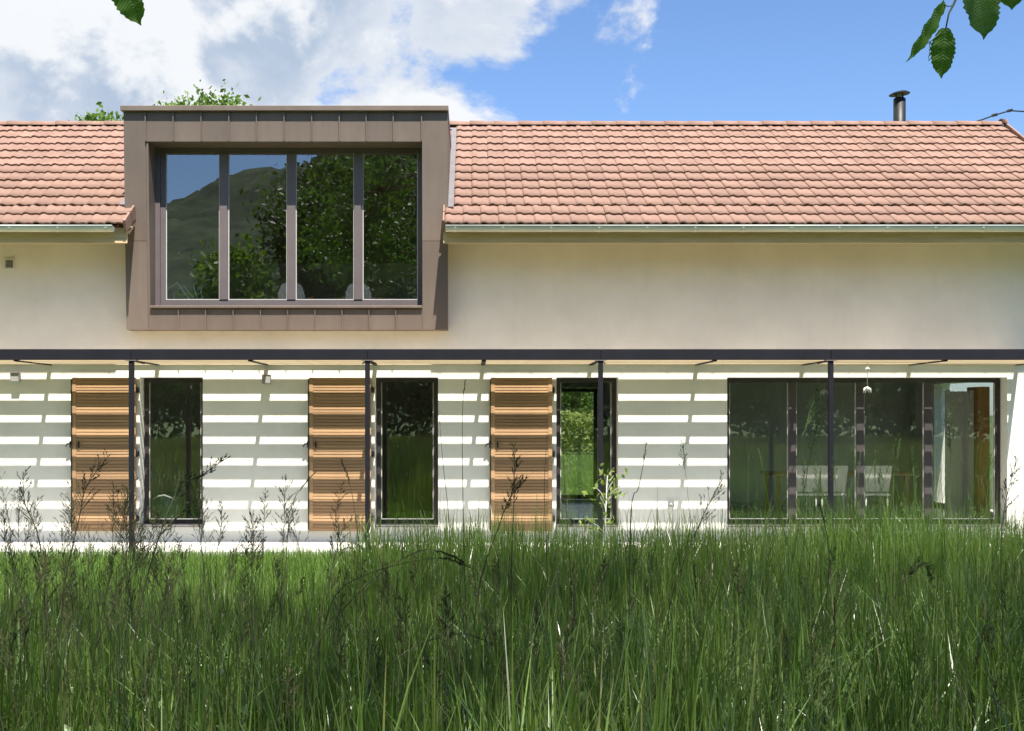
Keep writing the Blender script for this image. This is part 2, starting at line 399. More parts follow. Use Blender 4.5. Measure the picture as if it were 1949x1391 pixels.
# verges beside the dormer and on the right gable
def verge(x0, x1, s0, s1, name='verge_tile'):
    b = MB(); slab(b, x0, x1, s0, s1, -.115, .062); b.build(name, 'tile', roof)
for k in range(2):
    verge(LX1-.004, LX1+.03, k*GA-.006+.004*k, (k+1)*GA-.03 if k == 0 else 2*GA-.12)
    verge(RX0-.026, RX0-.002, k*GA-.006+.004*k, (k+1)*GA-.03 if k == 0 else 2*GA-.10)
for k in range(13): verge(RX1+.002, RX1+.035, k*GA-.006, (k+1)*GA-.012)
b = MB(); slab(b, DX1+.004, DX1+.085, 2*GA-.14, SL*.93, .012, .050); b.build('flashing', 'flashing', roof)
b = MB(); slab(b, DX0-.085, DX0-.004, 2*GA-.05, SL*.93, .012, .050); b.build('flashing', 'flashing', roof)
for x0, x1 in ((LX0, LX1+.02), (RX0-.02, RX1)):
    box('fascia_board', x0, x1, EY+.10, EY+.135, Z(462, 17.2), EZ-.03, 'fascia_wood', house, bevel=.003)
    # boarded underside of the overhang
    mb = MB(); slab(mb, x0 + (0 if x0 < -5 else .0), x1, .16, (WY-EY)/cp-.005 if False else .55, -.20, -.163); mb.build('soffit_board', 'fascia_wood', house)
# gutters
def gutter(x0, x1):
    r = .066; yc = EY-.035; zt = Z(430, 17.05); pv = []
    for rr in (r, r-.006):
        for a in range(11):
            th = math.pi*a/10; pv.append((yc-rr*math.cos(th), zt-rr*1.15*math.sin(th)))
    v = [(x, y, z) for x in (x0, x1) for y, z in pv]; f = []
    for a in range(10):
        f.append((a, a+1, 22+a+1, 22+a)); f.append((11+a+1, 11+a, 33+a, 33+a+1))
    f += [(0, 22, 33, 11), (10, 21, 43, 32)]
    for o in (0, 22): f += [tuple(o+a for a in range(11))]
    g = mesh_obj('gutter', v, f, 'zinc', house, smooth=False)
    MB().tube([(x0, yc-r, zt+.004), (x1, yc-r, zt+.004)], .0095, 6).build('gutter_bead', 'zinc', g, True)
    n_ = int((x1-x0)/.66); st = [(yc-(r+.004)*math.cos(math.pi*a/8), zt-(r+.004)*1.15*math.sin(math.pi*a/8)) for a in range(9)]
    for i in range(n_+1):
        x = x0+.12+i*.66
        if x > x1-.03: break
        mb = MB(); mb.add([(xx, y, z) for xx in (x, x+.026) for y, z in st], [(a, a+1, 9+a+1, 9+a) for a in range(8)])
        mb.build('gutter_bracket', 'zinc', g)
gutter(LX0, X(214, 17.05)); gutter(X(848, 17.05), RX1)
# flue behind the ridge
fx, fy = X(1712, 21.7), 21.7
mb = MB(); mb.tube([(fx, fy, RZ-.8), (fx, fy, Z(188, fy))], .104, 20); fl = mb.build('chimney_flue', 'black_iron', roof, True)
MB().tube([(fx, fy, Z(195, fy)), (fx, fy, Z(186, fy))], .082, 20).build('flue_collar', 'black_iron', roof, True)
mb = MB()
for a in range(4): mb.tube([(fx+.07*math.cos(a*1.57+.4), fy+.07*math.sin(a*1.57+.4), Z(188, fy)), (fx+.085*math.cos(a*1.57+.4), fy+.085*math.sin(a*1.57+.4), Z(180, fy))], .009, 5)
mb.build('cowl_strut', 'black_iron', roof)
cz = Z(180, fy); cv = []
for r_, z_ in ((.176, 0), (.178, .012), (.12, .045), (.03, .062)):
    cv += [(fx+r_*math.cos(a*.2618), fy+r_*math.sin(a*.2618), cz+z_+.015*math.cos(a*.2618)) for a in range(24)]
cf = [(j*24+a, j*24+(a+1) % 24, (j+1)*24+(a+1) % 24, (j+1)*24+a) for j in range(3) for a in range(24)] + [tuple(range(23, -1, -1)), tuple(72+a for a in range(24))]
mesh_obj('flue_cowl', cv, cf, 'black_iron', roof)

# ------------------------------------------------------------------ dormer
def fy_(z): return 17.735-.15*(z-DZ0)/(DZT-DZ0)          # the face leans out towards the top
def fquad(b, x0, x1, z0, z1, t0, t1):                  # a plate on the leaning face, t = distance in front of it
    v = [(x, fy_(z)-t, z) for t in (t1, t0) for z, x in ((z0, x0), (z0, x1), (z1, x1), (z1, x0))]
    return b.add(v, [(0, 1, 2, 3), (7, 6, 5, 4), (0, 4, 5, 1), (1, 5, 6, 2), (2, 6, 7, 3), (3, 7, 4, 0)])
OX0, OX1 = X(282, 17.6), X(803.5, 17.6)
OZ0, OZ1 = Z(581, 17.66), Z(268, 17.55)
REC = 18.02                                             # plane of the dormer glazing
b = MB()
def extr(b, x0, x1, z0, z1, yb):                       # box from the face back to y = yb
    v = [(x, y, z) for y, z, x in ((fy_(z0), z0, x0), (fy_(z0), z0, x1), (fy_(z1), z1, x1), (fy_(z1), z1, x0), (yb, z0, x0), (yb, z0, x1), (yb, z1, x1), (yb, z1, x0))]
    b.add(v, [(0, 1, 2, 3), (7, 6, 5, 4), (0, 4, 5, 1), (1, 5, 6, 2), (2, 6, 7, 3), (3, 7, 4, 0)])
extr(b, DX0, OX0, DZ0, DZT, 18.30); extr(b, OX1, DX1, DZ0, DZT, 18.30)
extr(b, OX0, OX1, OZ1, DZT, 18.30); extr(b, OX0, OX1, DZ0, OZ0, 18.30)
b.box(DX0, DX0+.12, 18.301, 20.35, 4.5, DZT); b.box(DX1-.12, DX1, 18.301, 20.35, 4.5, DZT)
b.box(DX0+.121, DX1-.121, 18.302, 20.6, DZT-.2, DZT-.01)
dormer = b.build('dormer', 'cladding', house)
g = .006
nT = 12
top_px = [236, 277, 330, 383, 436, 488.5, 541, 593.5, 646, 697, 748.5, 802.5, 852]
z0t, z1t = OZ1+.002, DZT
sx_ = [X(p, 17.57) for p in top_px]; sx_[0] = DX0; sx_[-1] = DX1
for i in range(1, 11):
    b = MB(); fquad(b, sx_[i]+g, sx_[i+1]-g, z0t, z1t, .0, .010+.002*(i % 2)); b.build('metal_panel', 'cladding', dormer)
zs = [DZ0, Z(457, 17.6), DZT]
for xa, xb in ((DX0, sx_[1]), (sx_[11], DX1)):
    for k in range(2):
        b = MB(); fquad(b, xa+(.0 if xa == DX0 else g), xb-(.0 if xb == DX1 else g), zs[k]+.001, zs[k+1]-.001, 0, .011+.003*k); b.build('metal_panel', 'cladding', dormer)
bot_px = [287, 338.5, 390.5, 443, 495, 547, 599, 650.5, 702, 753, 805.5]
bx = [X(p, 17.66) for p in bot_px]; bx[0] = sx_[1]; bx[-1] = sx_[11]
zb1 = Z(588, 17.66)
for i in range(10):
    b = MB(); fquad(b, bx[i]+g, bx[i+1]-g, DZ0+.001, zb1, 0, .010+.002*(i % 2)); b.build('metal_panel', 'cladding', dormer)
for i in range(1, 12):
    b = MB(); fquad(b, sx_[i]-.007, sx_[i]+.007, z0t, DZT-.001, .001, .042); b.build('standing_seam', 'cladding', dormer)
for i in range(1, 10):
    b = MB(); fquad(b, bx[i]-.006, bx[i]+.006, DZ0+.002, zb1, .001, .040); b.build('standing_seam', 'cladding', dormer)
box('coping', DX0-.03, DX1+.012, fy_(DZT)-.075, 20.7, DZT+.002, Z(200, 17.5), 'cladding', dormer, bevel=.006)
b = MB(); b.box(OX0+.004, OX1-.004, fy_(OZ0)-.055, REC+.02, OZ0-.035, OZ0-.0); b.build('sill', 'cladding', dormer, bevel=.004)
# glazing
def win_frame(name, x0, x1, z0, z1, y, wd, dp, m, parent, mull=(), mw=.12, mm=None, bottom=None):
    b = MB(); bt = wd if bottom is None else bottom
    b.box(x0, x1, y, y+dp, z1-wd, z1); b.box(x0, x1, y, y+dp, z0, z0+bt)
    b.box(x0, x0+wd, y, y+dp, z0+bt+.0005, z1-wd-.0005); b.box(x1-wd, x1, y, y+dp, z0+bt+.0005, z1-wd-.0005)
    f = b.build(name, m, parent)
    for mx in mull:
        box('mullion', mx-mw/2, mx+mw/2, y-.012, y+dp-.01, z0+bt+.001, z1-wd-.001, mm or m, parent, bevel=.003)
    e = [x0+wd]+[q for mx in mull for q in (mx-mw/2, mx+mw/2)]+[x1-wd]
    for i in range(0, len(e), 2):
        a, c = e[i]+.0005, e[i+1]-.0005
        b = MB(); yy = y+.018; t = .011
        b.box(a, a+t, yy, yy+.02, z0+bt+.001, z1-wd-.001); b.box(c-t, c, yy, yy+.02, z0+bt+.001, z1-wd-.001)
        b.box(a+t, c-t, yy, yy+.02, z0+bt+.001, z0+bt+t); 
        b.build('glazing_bead', 'bead', parent)
        v = [(a+t*.6, y+.03, z0+bt+t*.6), (c-t*.6, y+.03, z0+bt+t*.6), (c-t*.6, y+.03, z1-wd-.002), (a+t*.6, y+.03, z1-wd-.002)]
        v2 = [(p[0], p[1]+.006, p[2]) for p in v]
        mesh_obj('pane', v, [(0, 1, 2, 3)], 'glass', parent)
    return f
def window(x0, x1, z0, z1, y, label, **k):
    o = bpy.data.objects.new('window', None); o.empty_display_size = .1; link(o, ((x0+x1)/2, y, z0), house)
    if label: o['label'] = label
    win_frame('frame', x0, x1, z0, z1, y, k.pop('wd', .06), k.pop('dp', .07), k.pop('m', 'dark_frame'), o, **k)
    return o
dmx = [X(426, REC), X(554.5, REC), X(682, REC)]
window(OX0+.07, OX1-.005, OZ0+.003, OZ1-.003, REC, 'four-pane dormer glazing with brown mullions', mull=dmx, mw=.125, mm='mullion_metal', wd=.075, bottom=.11, m='mullion_metal')
# inner side lining of the dormer opening (left reveal panel, seen obliquely)
box('reveal_panel', OX0+.001, OX0+.068, REC-.03, REC+.03, OZ0+.004, OZ1-.004, 'mullion_metal', dormer)

# ------------------------------------------------------------------ ground floor windows, shutters
WP = WY+.225
for (a, c), lab in ((W1, None), (W2, None), (W3, None)):
    o = window(a+.012, c-.012, WZ0+.03, WZ1-.004, WP, lab, wd=.062)
    box('window_sill', a+.004, c-.004, WY-.03, WP+.02, WZ0+.002, WZ0+.028, 'flashing', o, bevel=.003)
o = window(W4[0]+.012, W4[1]-.012, WZ0+.03, WZ1-.004, WP, 'wide four-leaf sliding glass front', mull=[X(1508, WP), X(1637, WP), X(1766.5, WP)], mw=.115, mm='slim_metal', wd=.065, dp=.08)
box('window_sill', W4[0]+.004, W4[1]-.004, WY-.03, WP+.02, WZ0+.002, WZ0+.028, 'flashing', o, bevel=.003)
ow = bpy.data.objects.new('garden_door', None); link(ow, (RD[0], 23.9, .2), house)
win_frame('frame', RD[0]+.01, RD[1]-.01, .21, 2.35, 23.95, .07, .06, 'dark_frame', ow)
SY0, SY1 = WY-.062, WY-.018
slat_me = None
def shutter(x0, x1, z0, z1):
    global slat_me
    sh = bpy.data.objects.new('shutter', None); link(sh, ((x0+x1)/2, SY0, z0), house)
    b = MB(); sw = .055
    b.box(x0, x0+sw, SY0-.004, SY1, z0, z1); b.box(x1-sw, x1, SY0-.004, SY1, z0, z1)
    b.box(x0+sw, x1-sw, SY1-.014, SY1-.002, z0+.004, z1-.004)
    b.build('stile', 'shutter_wood', sh, bevel=.0)
    ns = 48; pz = (z1-z0)/ns; L = x1-x0-2*sw-.002
    if slat_me is None:
        m = MB(); m.add([(-L/2, 0, 0), (L/2, 0, 0), (L/2, .024, 0), (-L/2, .024, 0), (-L/2, .005, pz-.006), (L/2, .005, pz-.006), (L/2, .024, pz-.004), (-L/2, .024, pz-.004)], BF)
        slat_me = bpy.data.meshes.new('slat'); slat_me.from_pydata(m.v, [], m.f); slat_me.materials.append(MAT['shutter_wood'])
    for i in range(ns):
        shared('slat', slat_me, ((x0+x1)/2, SY0+.001+random.uniform(-.001, .001), z0+i*pz+.002), sh, scale=(L/(x1-x0-2*sw-.002), 1, 1))
    zm = Z(846, 17.93)
    m = MB(); m.box(x0-.016, x0-.002, SY0-.012, SY1-.004, z0+.02, z1-.02); m.build('locking_bar', 'black_iron', sh)
    m = MB(); m.tube([(x0-.005, SY0-.03, zm+.02), (x0-.055, SY0-.05, zm+.01), (x0-.085, SY0-.035, zm-.03)], [.012, .012, .008], 6); m.box(x0-.028, x0+.004, SY0-.04, SY0-.012, zm-.045, zm+.05); m.build('latch', 'black_iron', sh)
    m = MB(); m.box(x0+.085, x0+.105, SY0-.022, SY0-.002, zm-.05, zm+.045); m.build('handle', 'black_iron', sh)
    for py in (742, 864, 987):
        m = MB(); z = Z(py, 17.95); m.box(x1+.004, x1+.04, SY0-.01, WY+.004, z-.035, z+.035); m.tube([(x1+.02, SY0-.016, z-.045), (x1+.02, SY0-.016, z+.045)], .013, 8); m.build('hinge', 'black_iron', sh)
    return sh
for a, c in ((137.5, 258), (588.5, 706.5), (934.5, 1051)):
    shutter(X(a, 17.94), X(c, 17.94), Z(1011, 17.94), Z(718.5, 17.94))

# vent, socket (parts of the house wall)
vx, vz = wx(18.5), CH+(HY-502)/SC
b = MB()
for q in ((-.075, .075, .055, .075), (-.075, .075, -.075, -.055), (-.075, -.055, -.055, .055), (.055, .075, -.055, .055)):
    b.box(vx+q[0], vx+q[1], WY-.018, WY+.001, vz+q[2], vz+q[3])
b.build('vent', 'white_plastic', house)
b = MB()
for i in range(6): b.add([(vx-.054, WY-.012, vz-.052+i*.018), (vx+.054, WY-.012, vz-.052+i*.018), (vx+.054, WY-.001, vz-.036+i*.018), (vx-.054, WY-.001, vz-.036+i*.018)], [(0, 1, 2, 3)])
b.build('vent_louvre', 'grey_plastic', house)
qx, qz = wx(1277), CH+(HY-958)/SC
b = MB()
for q in ((-.042, .042, .028, .042), (-.042, .042, -.042, -.028), (-.042, -.028, -.028, .028), (.028, .042, -.028, .028)):
    b.box(qx+q[0], qx+q[1], WY-.03, WY+.001, qz+q[2], qz+q[3])
b.build('socket_frame', 'grey_plastic', house)
b = MB(); b.box(qx-.0275, qx+.0275, WY-.012, WY+.001, qz-.0275, qz+.0275); b.tube([(qx, WY-.026, qz), (qx, WY-.010, qz)], .016, 10); b.build('socket', 'white_plastic', house)

# ------------------------------------------------------------------ pergola
PD = 16.6
perg = empty('pergola', (.1, PD, 0), 'black steel pergola with wooden slat top along the house front', 'pergola')
pxs = [-7.70, X(250.5, PD), X(699.5, PD), X(1143, PD), X(1581, PD), 7.9]
bz0, bz1 = Z(685, PD), Z(664.5, PD)
for i in range(5):
    box('beam', pxs[i]+.002, pxs[i+1]-.002, PD-.03, PD+.03, bz0, bz1, 'black_steel', perg, bevel=.003)
box('beam', -9.4, pxs[0]-.002, PD-.03, PD+.03, bz0, bz1, 'black_steel', perg); box('beam', pxs[5]+.002, 8.9, PD-.03, PD+.03, bz0, bz1, 'black_steel', perg)
for x in pxs:
    po = box('post', x-.031, x+.031, PD-.034, PD+.034, -.06, bz0-.012, 'black_steel', perg, bevel=.004)
    b = MB(); b.box(x-.075, x+.075, PD-.05, PD+.05, bz0-.011, bz0-.001); b.build('head_plate', 'flashing', po)
raf = []
for i in range(5): raf += [pxs[i], (pxs[i]+pxs[i+1])/2]
raf = [pxs[0]-1.56]+raf+[pxs[5]]
sz = 2.562
for x in raf: box('rafter', x-.027, x+.027, PD+.032, WY-.004, sz-.010, sz+.055, 'black_steel', perg)
for x in pxs:                                           # knee braces under the frame
    for s in (-1, 1):
        if -9 < x+s*.33 < 8.8:
            MB().tube([(x+s*.03, PD+.05, bz0-.01), (x+s*.09, PD+.30, sz-.03)], .010, 5).build('brace', 'black_steel', perg)
box('wall_plate', -9.4, 8.65, WY-.040, WY-.003, sz-.001, sz+.06, 'pergola_wood', perg)
pitch_s, gap = .154, .060
for i in range(len(raf)-1):
    x0, x1 = raf[i]+.029, raf[i+1]-.029
    k = 0
    while True:
        gc = WY-.086-pitch_s*k; yb = gc-gap/2; ya = yb-(pitch_s-gap)
        if ya < PD+.04: break
        dz = random.uniform(-.002, .002)
        box('slat', x0, x1, ya, yb, sz+.003+dz, sz+.027+dz, 'pergola_wood', perg); k += 1

# ------------------------------------------------------------------ lamps, cable, ornament
def wall_lamp(px, py, label):
    x, z = wx(px), CH+(HY-py)/SC
    e = empty('wall_lamp', (x, WY, z-.065), label, 'lamp', 'cube wall lamps under the pergola')
    b = MB(); b.box(x-.06, x+.06, WY-.125, WY-.022, z-.065, z+.065); b.build('housing', 'grey_plastic', e, bevel=.006)
    box('back_plate', x-.045, x+.045, WY-.021, WY+.001, z-.045, z+.045, 'grey_plastic', e)
    box('diffuser', x-.045, x+.045, WY-.11, WY-.035, z-.072, z-.066, 'white_plastic', e)
wall_lamp(33, 718, 'small grey cube lamp on wall near the left picture edge')
wall_lamp(509, 722, 'small grey cube lamp on wall left of the middle shutter')
cpts = [P(1840, 236, 24), P(1868, 228, 24.2), P(1893, 219, 24.4), P(1922, 210.5, 24.6), P(1949, 212, 24.8), P(2010, 222, 25.4), P(2200, 205, 29), P(2600, 150, 40)]
b = MB(); b.tube(cpts, .014, 6)
cb = b.build('overhead_cable', 'black_iron', None, True); tag(cb, 'black overhead cable rising behind the right end of the ridge', 'cable')
b = MB()
for i in (2, 3): b.tube([cpts[i]-Vector((.05, 0, .01)), cpts[i]+Vector((.05, 0, .015))], .028, 6)
b.build('cable_clamp', 'black_iron', cb)
# hanging ornament on a cord in front of the wide window
ox, oy = X(1651, 17.2), 17.2
e = empty('hanging_ornament', (ox, oy, Z(748, oy)), 'pale little hanging ornament on a cord before the wide window', 'ornament')
MB().tube([(ox, oy, sz+.002), (ox, oy, Z(735, oy))], .004, 4).build('cord', 'white_plastic', e)
b = MB()
for k, (r0, a0) in enumerate(((.06, .3), (.05, 1.9), (.065, 3.4), (.04, 4.8))):
    b.tube([(ox, oy, Z(735, oy)), (ox+r0*.7*math.cos(a0), oy+.03*math.sin(a0), Z(740, oy)), (ox+r0*math.cos(a0), oy+.05*math.sin(a0), Z(748, oy))], [.008, .016, .003], 6)
b.build('plume', 'chair_white', e, True)
bm = bmesh.new(); bmesh.ops.create_uvsphere(bm, u_segments=10, v_segments=6, radius=.032)
v_ = [tuple(p.co+Vector((ox, oy, Z(703, oy)))) for p in bm.verts]; f_ = [tuple(q.index for q in fc.verts) for fc in bm.faces]; bm.free()
mesh_obj('bead', v_, f_, 'chair_white', e, True)

# ------------------------------------------------------------------ furniture behind the glass
def armchair(x, y, z, rz, label):
    e = empty('armchair', (x, y, z), label, 'chair', 'pale chairs behind the dormer window')
    c, s = math.cos(rz), math.sin(rz)
    def T(p): return (x+p[0]*c-p[1]*s, y+p[0]*s+p[1]*c, z+p[2])
    b = MB()
    for sx in (-1, 1):
        b.tube([T((sx*.24, -.22, 0)), T((sx*.27, -.2, .62)), T((sx*.27, .0, .66)), T((sx*.24, .24, .60))], .017, 6)
        b.tube([T((sx*.22, .25, 0)), T((sx*.24, .24, .60))], .017, 6)
    b.tube([T((-.24, .2, .42)), T((.24, .2, .42))], .015, 6); b.tube([T((-.24, -.2, .42)), T((.24, -.2, .42))], .015, 6)
    b.build('frame', 'chair_wood', e, True)
    b = MB(); v, f = [], []
    for i in range(9):
        for j in range(5):
            u = (i/8-.5)*2; t = j/4
            v.append(T((u*.21*(1-.25*t**3), .25+.05*t-.06*u*u, .50+.34*t*(1-.12*u*u*u*u))))
    f = [(i*5+j, (i+1)*5+j, (i+1)*5+j+1, i*5+j+1) for i in range(8) for j in range(4)]
    v2 = [tuple(Vector(p)+Vector((-s*.03, c*.03, 0))) for p in v]
    b.add(v, f); b.add(v2, [q[::-1] for q in f]); b.build('backrest', 'chair_white', e, True)
    b = MB(); q = boxv(-.23, .23, -.23, .23, .43, .49); b.add([T(p) for p in q], BF); b.build('seat', 'chair_white', e, bevel=.02)
UZ = 2.982
cz0 = UZ
armchair(X(560, 18.95), 18.95, cz0+.0, R(178), 'pale round-backed armchair behind the dormer glass, left of the two')
armchair(X(690, 19.05), 19.05, cz0+.0, R(170), 'pale round-backed armchair behind the dormer glass, right of the two')
lx, ly = X(352, 18.8), 18.8
e = empty('lounge_chair', (lx, ly, UZ), 'white bent tube lounge chair behind the left dormer pane', 'chair')
b = MB()
for s in (-.0, .45):
    b.tube([(lx-.25, ly+s, UZ+.02), (lx-.28, ly+s, UZ+.75), (lx-.12, ly+s, UZ+.86), (lx+.05, ly+s, UZ+.62), (lx+.32, ly+s, UZ+.5)], .014, 6)
    b.tube([(lx+.34, ly+s, UZ+.01), (lx+.12, ly+s, UZ+.84)], .014, 6); b.tube([(lx-.28, ly+s, UZ+.56), (lx+.34, ly+s, UZ+.52)], .014, 6)
b.build('frame', 'chair_white', e, True)
b = MB(); b.add([(lx-.24, ly+.02, UZ+.5), (lx+.3, ly+.02, UZ+.46), (lx+.3, ly+.43, UZ+.46), (lx-.24, ly+.43, UZ+.5), (lx-.24, ly+.02, UZ+.53), (lx+.3, ly+.02, UZ+.49), (lx+.3, ly+.43, UZ+.49), (lx-.24, ly+.43, UZ+.53)], BF); b.build('seat', 'chair_wood', e)
# dining group
FZ = .171; ty = 19.75
tx = X(1590, ty)
e = empty('dining_table', (tx, ty, FZ), 'dark dining table behind the wide ground floor window', 'table')
b = MB(); b.box(tx-1.1, tx+1.1, ty-.45, ty+.45, FZ+.71, FZ+.75); b.build('table_top', 'chair_wood', e, bevel=.006)
for sx in (-1, 1):
    for sy in (-1, 1): box('leg', tx+sx*1.0-.03, tx+sx*1.0+.03, ty+sy*.37-.03, ty+sy*.37+.03, FZ, FZ+.709, 'chair_wood', e)
def dchair(px, d, label, skew=.0):
    x = X(px, d); e = empty('dining_chair', (x, d, FZ), label, 'chair', 'white dining chairs behind the wide window')
    v = [(x-.21+a, d-.19+y, FZ+z) for a, y, z in ((.03, .0, .50), (.39, .0, .50), (.42, -.07, .90), (.0, -.07, .90), (.03, .025, .50), (.39, .025, .50), (.42, -.045, .90), (.0, -.045, .90))]
    mesh_obj('backrest', v, [(0, 1, 2, 3), (7, 6, 5, 4), (0, 4, 5, 1), (1, 5, 6, 2), (2, 6, 7, 3), (3, 7, 4, 0)], 'chair_white', e, bevel=.006)
    box('seat', x-.2, x+.2, d-.2, d+.2, FZ+.44, FZ+.48, 'chair_white', e, bevel=.008)
    for sx in (-1, 1):
        for sy in (-1, 1): MB().tube([(x+sx*.17, d+sy*.17, FZ), (x+sx*.16, d+sy*.16, FZ+.439)], [.01, .014], 6).build('leg', 'chair_white', e, True)
dchair(1527, 18.95, 'white dining chair behind the wide window, left of three')
dchair(1579, 18.95, 'white dining chair behind the wide window, middle of three')
dchair(1662, 18.95, 'white dining chair behind the wide window, right of three')
# inner door ajar by the right end of the wide window, strip of orange wood beside it
dx, dy = X(1800, 19.3), 19.3
e = empty('inner_door', (dx, dy, FZ), 'tall white glazed inner door behind the right window leaf', 'door')
for a in (X(1803, dy), X(1848, dy)):
    box('stile', a-.03, a+.04, dy-.02, dy+.02, FZ, FZ+2.05, 'door_white', e, bevel=.004)
box('panel', X(1803, dy)+.041, X(1848, dy)-.031, dy-.01, dy+.01, FZ+.02, FZ+2.03, 'door_white', e)
ox_ = X(1872, 19.2)  # strip of wood read as a shutter, given a made-up cabinet shape
e = empty('oak_strip', (ox_, 19.3, FZ), 'narrow tall strip of orange wood behind the far right window leaf', 'wood strip')
b = MB(); b.box(ox_-.06, ox_+.09, 19.2, 19.7, FZ+.06, FZ+2.1); b.build('strip_body', 'oak', e, bevel=.004)
box('strip_foot', ox_-.05, ox_+.08, 19.24, 19.69, FZ, FZ+.059, 'dark_frame', e)
box('strip_face', ox_-.057, ox_+.087, 19.178, 19.198, FZ+.08, FZ+2.09, 'oak', e, bevel=.003)
# tub shape made up for the bluish patch in the left window
bx_, by_ = X(318, 18.85), 18.85
e = empty('stand_in_tub', (bx_, by_, FZ), 'made-up teal tub with white curve for the bluish patch in the left window', 'stand-in')
v, f = [], []
for r_, z_ in ((.19, 0), (.23, .46), (.245, .47), (.215, .46), (.18, .03)):
    v += [(bx_+r_*math.cos(a*.3927), by_+r_*math.sin(a*.3927), FZ+z_) for a in range(16)]
f = [(j*16+a, j*16+(a+1) % 16, (j+1)*16+(a+1) % 16, (j+1)*16+a) for j in range(4) for a in range(16)]+[tuple(range(15, -1, -1)), tuple(64+a for a in range(16))]
mesh_obj('bowl', v, f, 'teal', e, True)
MB().tube([(bx_-.16, by_-.2, FZ+.40), (bx_-.06, by_-.25, FZ+.445), (bx_+.02, by_-.255, FZ+.46), (bx_+.1, by_-.24, FZ+.43), (bx_+.17, by_-.2, FZ+.39)], .014, 6).build('handle', 'chair_white', e, True)

# ------------------------------------------------------------------ trees
def fast_mesh(name, V, Fc, m, parent=None, smooth=False, origin=None):
    V = np.asarray(V, np.float32); Fc = np.asarray(Fc, np.int32)
    c = (V.min(0)+V.max(0))/2 if origin is None else np.asarray(origin, float)
    me = bpy.data.meshes.new(name); k = Fc.shape[1]
    me.vertices.add(len(V)); me.vertices.foreach_set('co', (V-c).astype(np.float32).ravel())
    me.loops.add(Fc.size); me.loops.foreach_set('vertex_index', Fc.ravel())
    me.polygons.add(len(Fc)); me.polygons.foreach_set('loop_start', np.arange(0, Fc.size, k, dtype=np.int32))
    me.polygons.foreach_set('loop_total', np.full(len(Fc), k, np.int32))
    me.update(calc_edges=True); me.validate(); me.materials.append(MAT[m])
    if smooth: me.shade_smooth()
    return link(bpy.data.objects.new(name, me), c, parent)
def leaves(centers, size, r):
    n = len(centers)
    a = r.normal(size=(n, 3)); a[:, 2] -= .5; a /= np.linalg.norm(a, axis=1)[:, None]
    b = np.cross(a, r.normal(size=(n, 3))); b /= np.linalg.norm(b, axis=1)[:, None]
    nn = np.cross(a, b)
    s = (size*r.uniform(.65, 1.35, n))[:, None]
    v = np.stack([centers-a*s*.55, centers+b*s*.30+nn*s*.06, centers+a*s*.55, centers-b*s*.30+nn*s*.06], 1).reshape(-1, 3)
    i = np.arange(n)[:, None]*4
    return v, np.concatenate([i+[[0, 1, 2]], i+[[0, 2, 3]]], 0)
def in_view(c, m=.02):
    d = c[:, 1]; z = (c[:, 2]-CH)/np.maximum(d, .05); u = c[:, 0]/np.maximum(d, .05)
    return (d > .2) & (z < HY/F+m) & (u > -CX/F-m) & (u < (1949-CX)/F+m)
def crown_pts(blobs, n, r, clump=.45, per=28):
    vol = np.array([q[3]*q[4]*q[5] for q in blobs])**.8; pick = r.choice(len(blobs), n//per, p=vol/vol.sum())
    bl = np.array(blobs)[pick]; d = r.normal(size=(len(pick), 3)); d /= np.linalg.norm(d, axis=1)[:, None]
    c = bl[:, :3]+d*bl[:, 3:6]*(r.uniform(.25, 1, (len(pick), 1))**.45)
    cl = np.repeat(c, per, 0)+r.normal(size=(len(pick)*per, 3))*clump*np.array([1, 1, .6])
    return cl, c
def tree(name, base, th, blobs, nleaf, size, label, lm='leaves', seed=1, r0=.22, clump=.45, per=28, keepout=False, group=None, cat='tree', mid=None):
    r = np.random.default_rng(seed); base = Vector(base)
    e = empty(name, base, label, cat, group)
    top = base+Vector((r.uniform(-.3, .3), r.uniform(-.3, .3), th)) if mid is None else Vector(mid)
    b = MB(); m1 = base.lerp(top, .35)+Vector((r.uniform(-.12, .12), r.uniform(-.12, .12), 0)); m2 = base.lerp(top, .7)+Vector((r.uniform(-.15, .15), r.uniform(-.15, .15), 0))
    b.tube([base-Vector((0, 0, .15)), base+Vector((0, 0, .25)), m1, m2, top], [r0*1.35, r0*1.05, r0*.86, r0*.7, r0*.5], 10)
    b.build('trunk', 'bark', e, True)
    cl, cc = crown_pts(blobs, nleaf, r, clump, per)
    if keepout:
        cl = cl[~in_view(cl)]; cc = cc[~in_view(cc, .06)]
    b = MB()
    for q in blobs:
        c = Vector(q[:3]); s = m2.lerp(top, r.uniform(.2, 1)); k = s.lerp(c, .5)+Vector((0, 0, .12*(c-s).length))
        b.tube([s, k, c], [r0*.42, r0*.26, r0*.1], 7)
        own = cc[((cc-np.array(q[:3]))**2).sum(1) < (max(q[3:6])*1.05)**2][:14]
        for t in own:
            t = Vector(t); k2 = c.lerp(t, .5)+Vector((0, 0, .1)); b.tube([c.lerp(k, .25), k2, t], [r0*.10, r0*.07, r0*.025], 5)
    b.build('limb', 'bark', e, True)
    V, Fc = leaves(cl, size, r)
    tag(fast_mesh('crown', V, Fc, lm, e), kind='stuff')
    return e
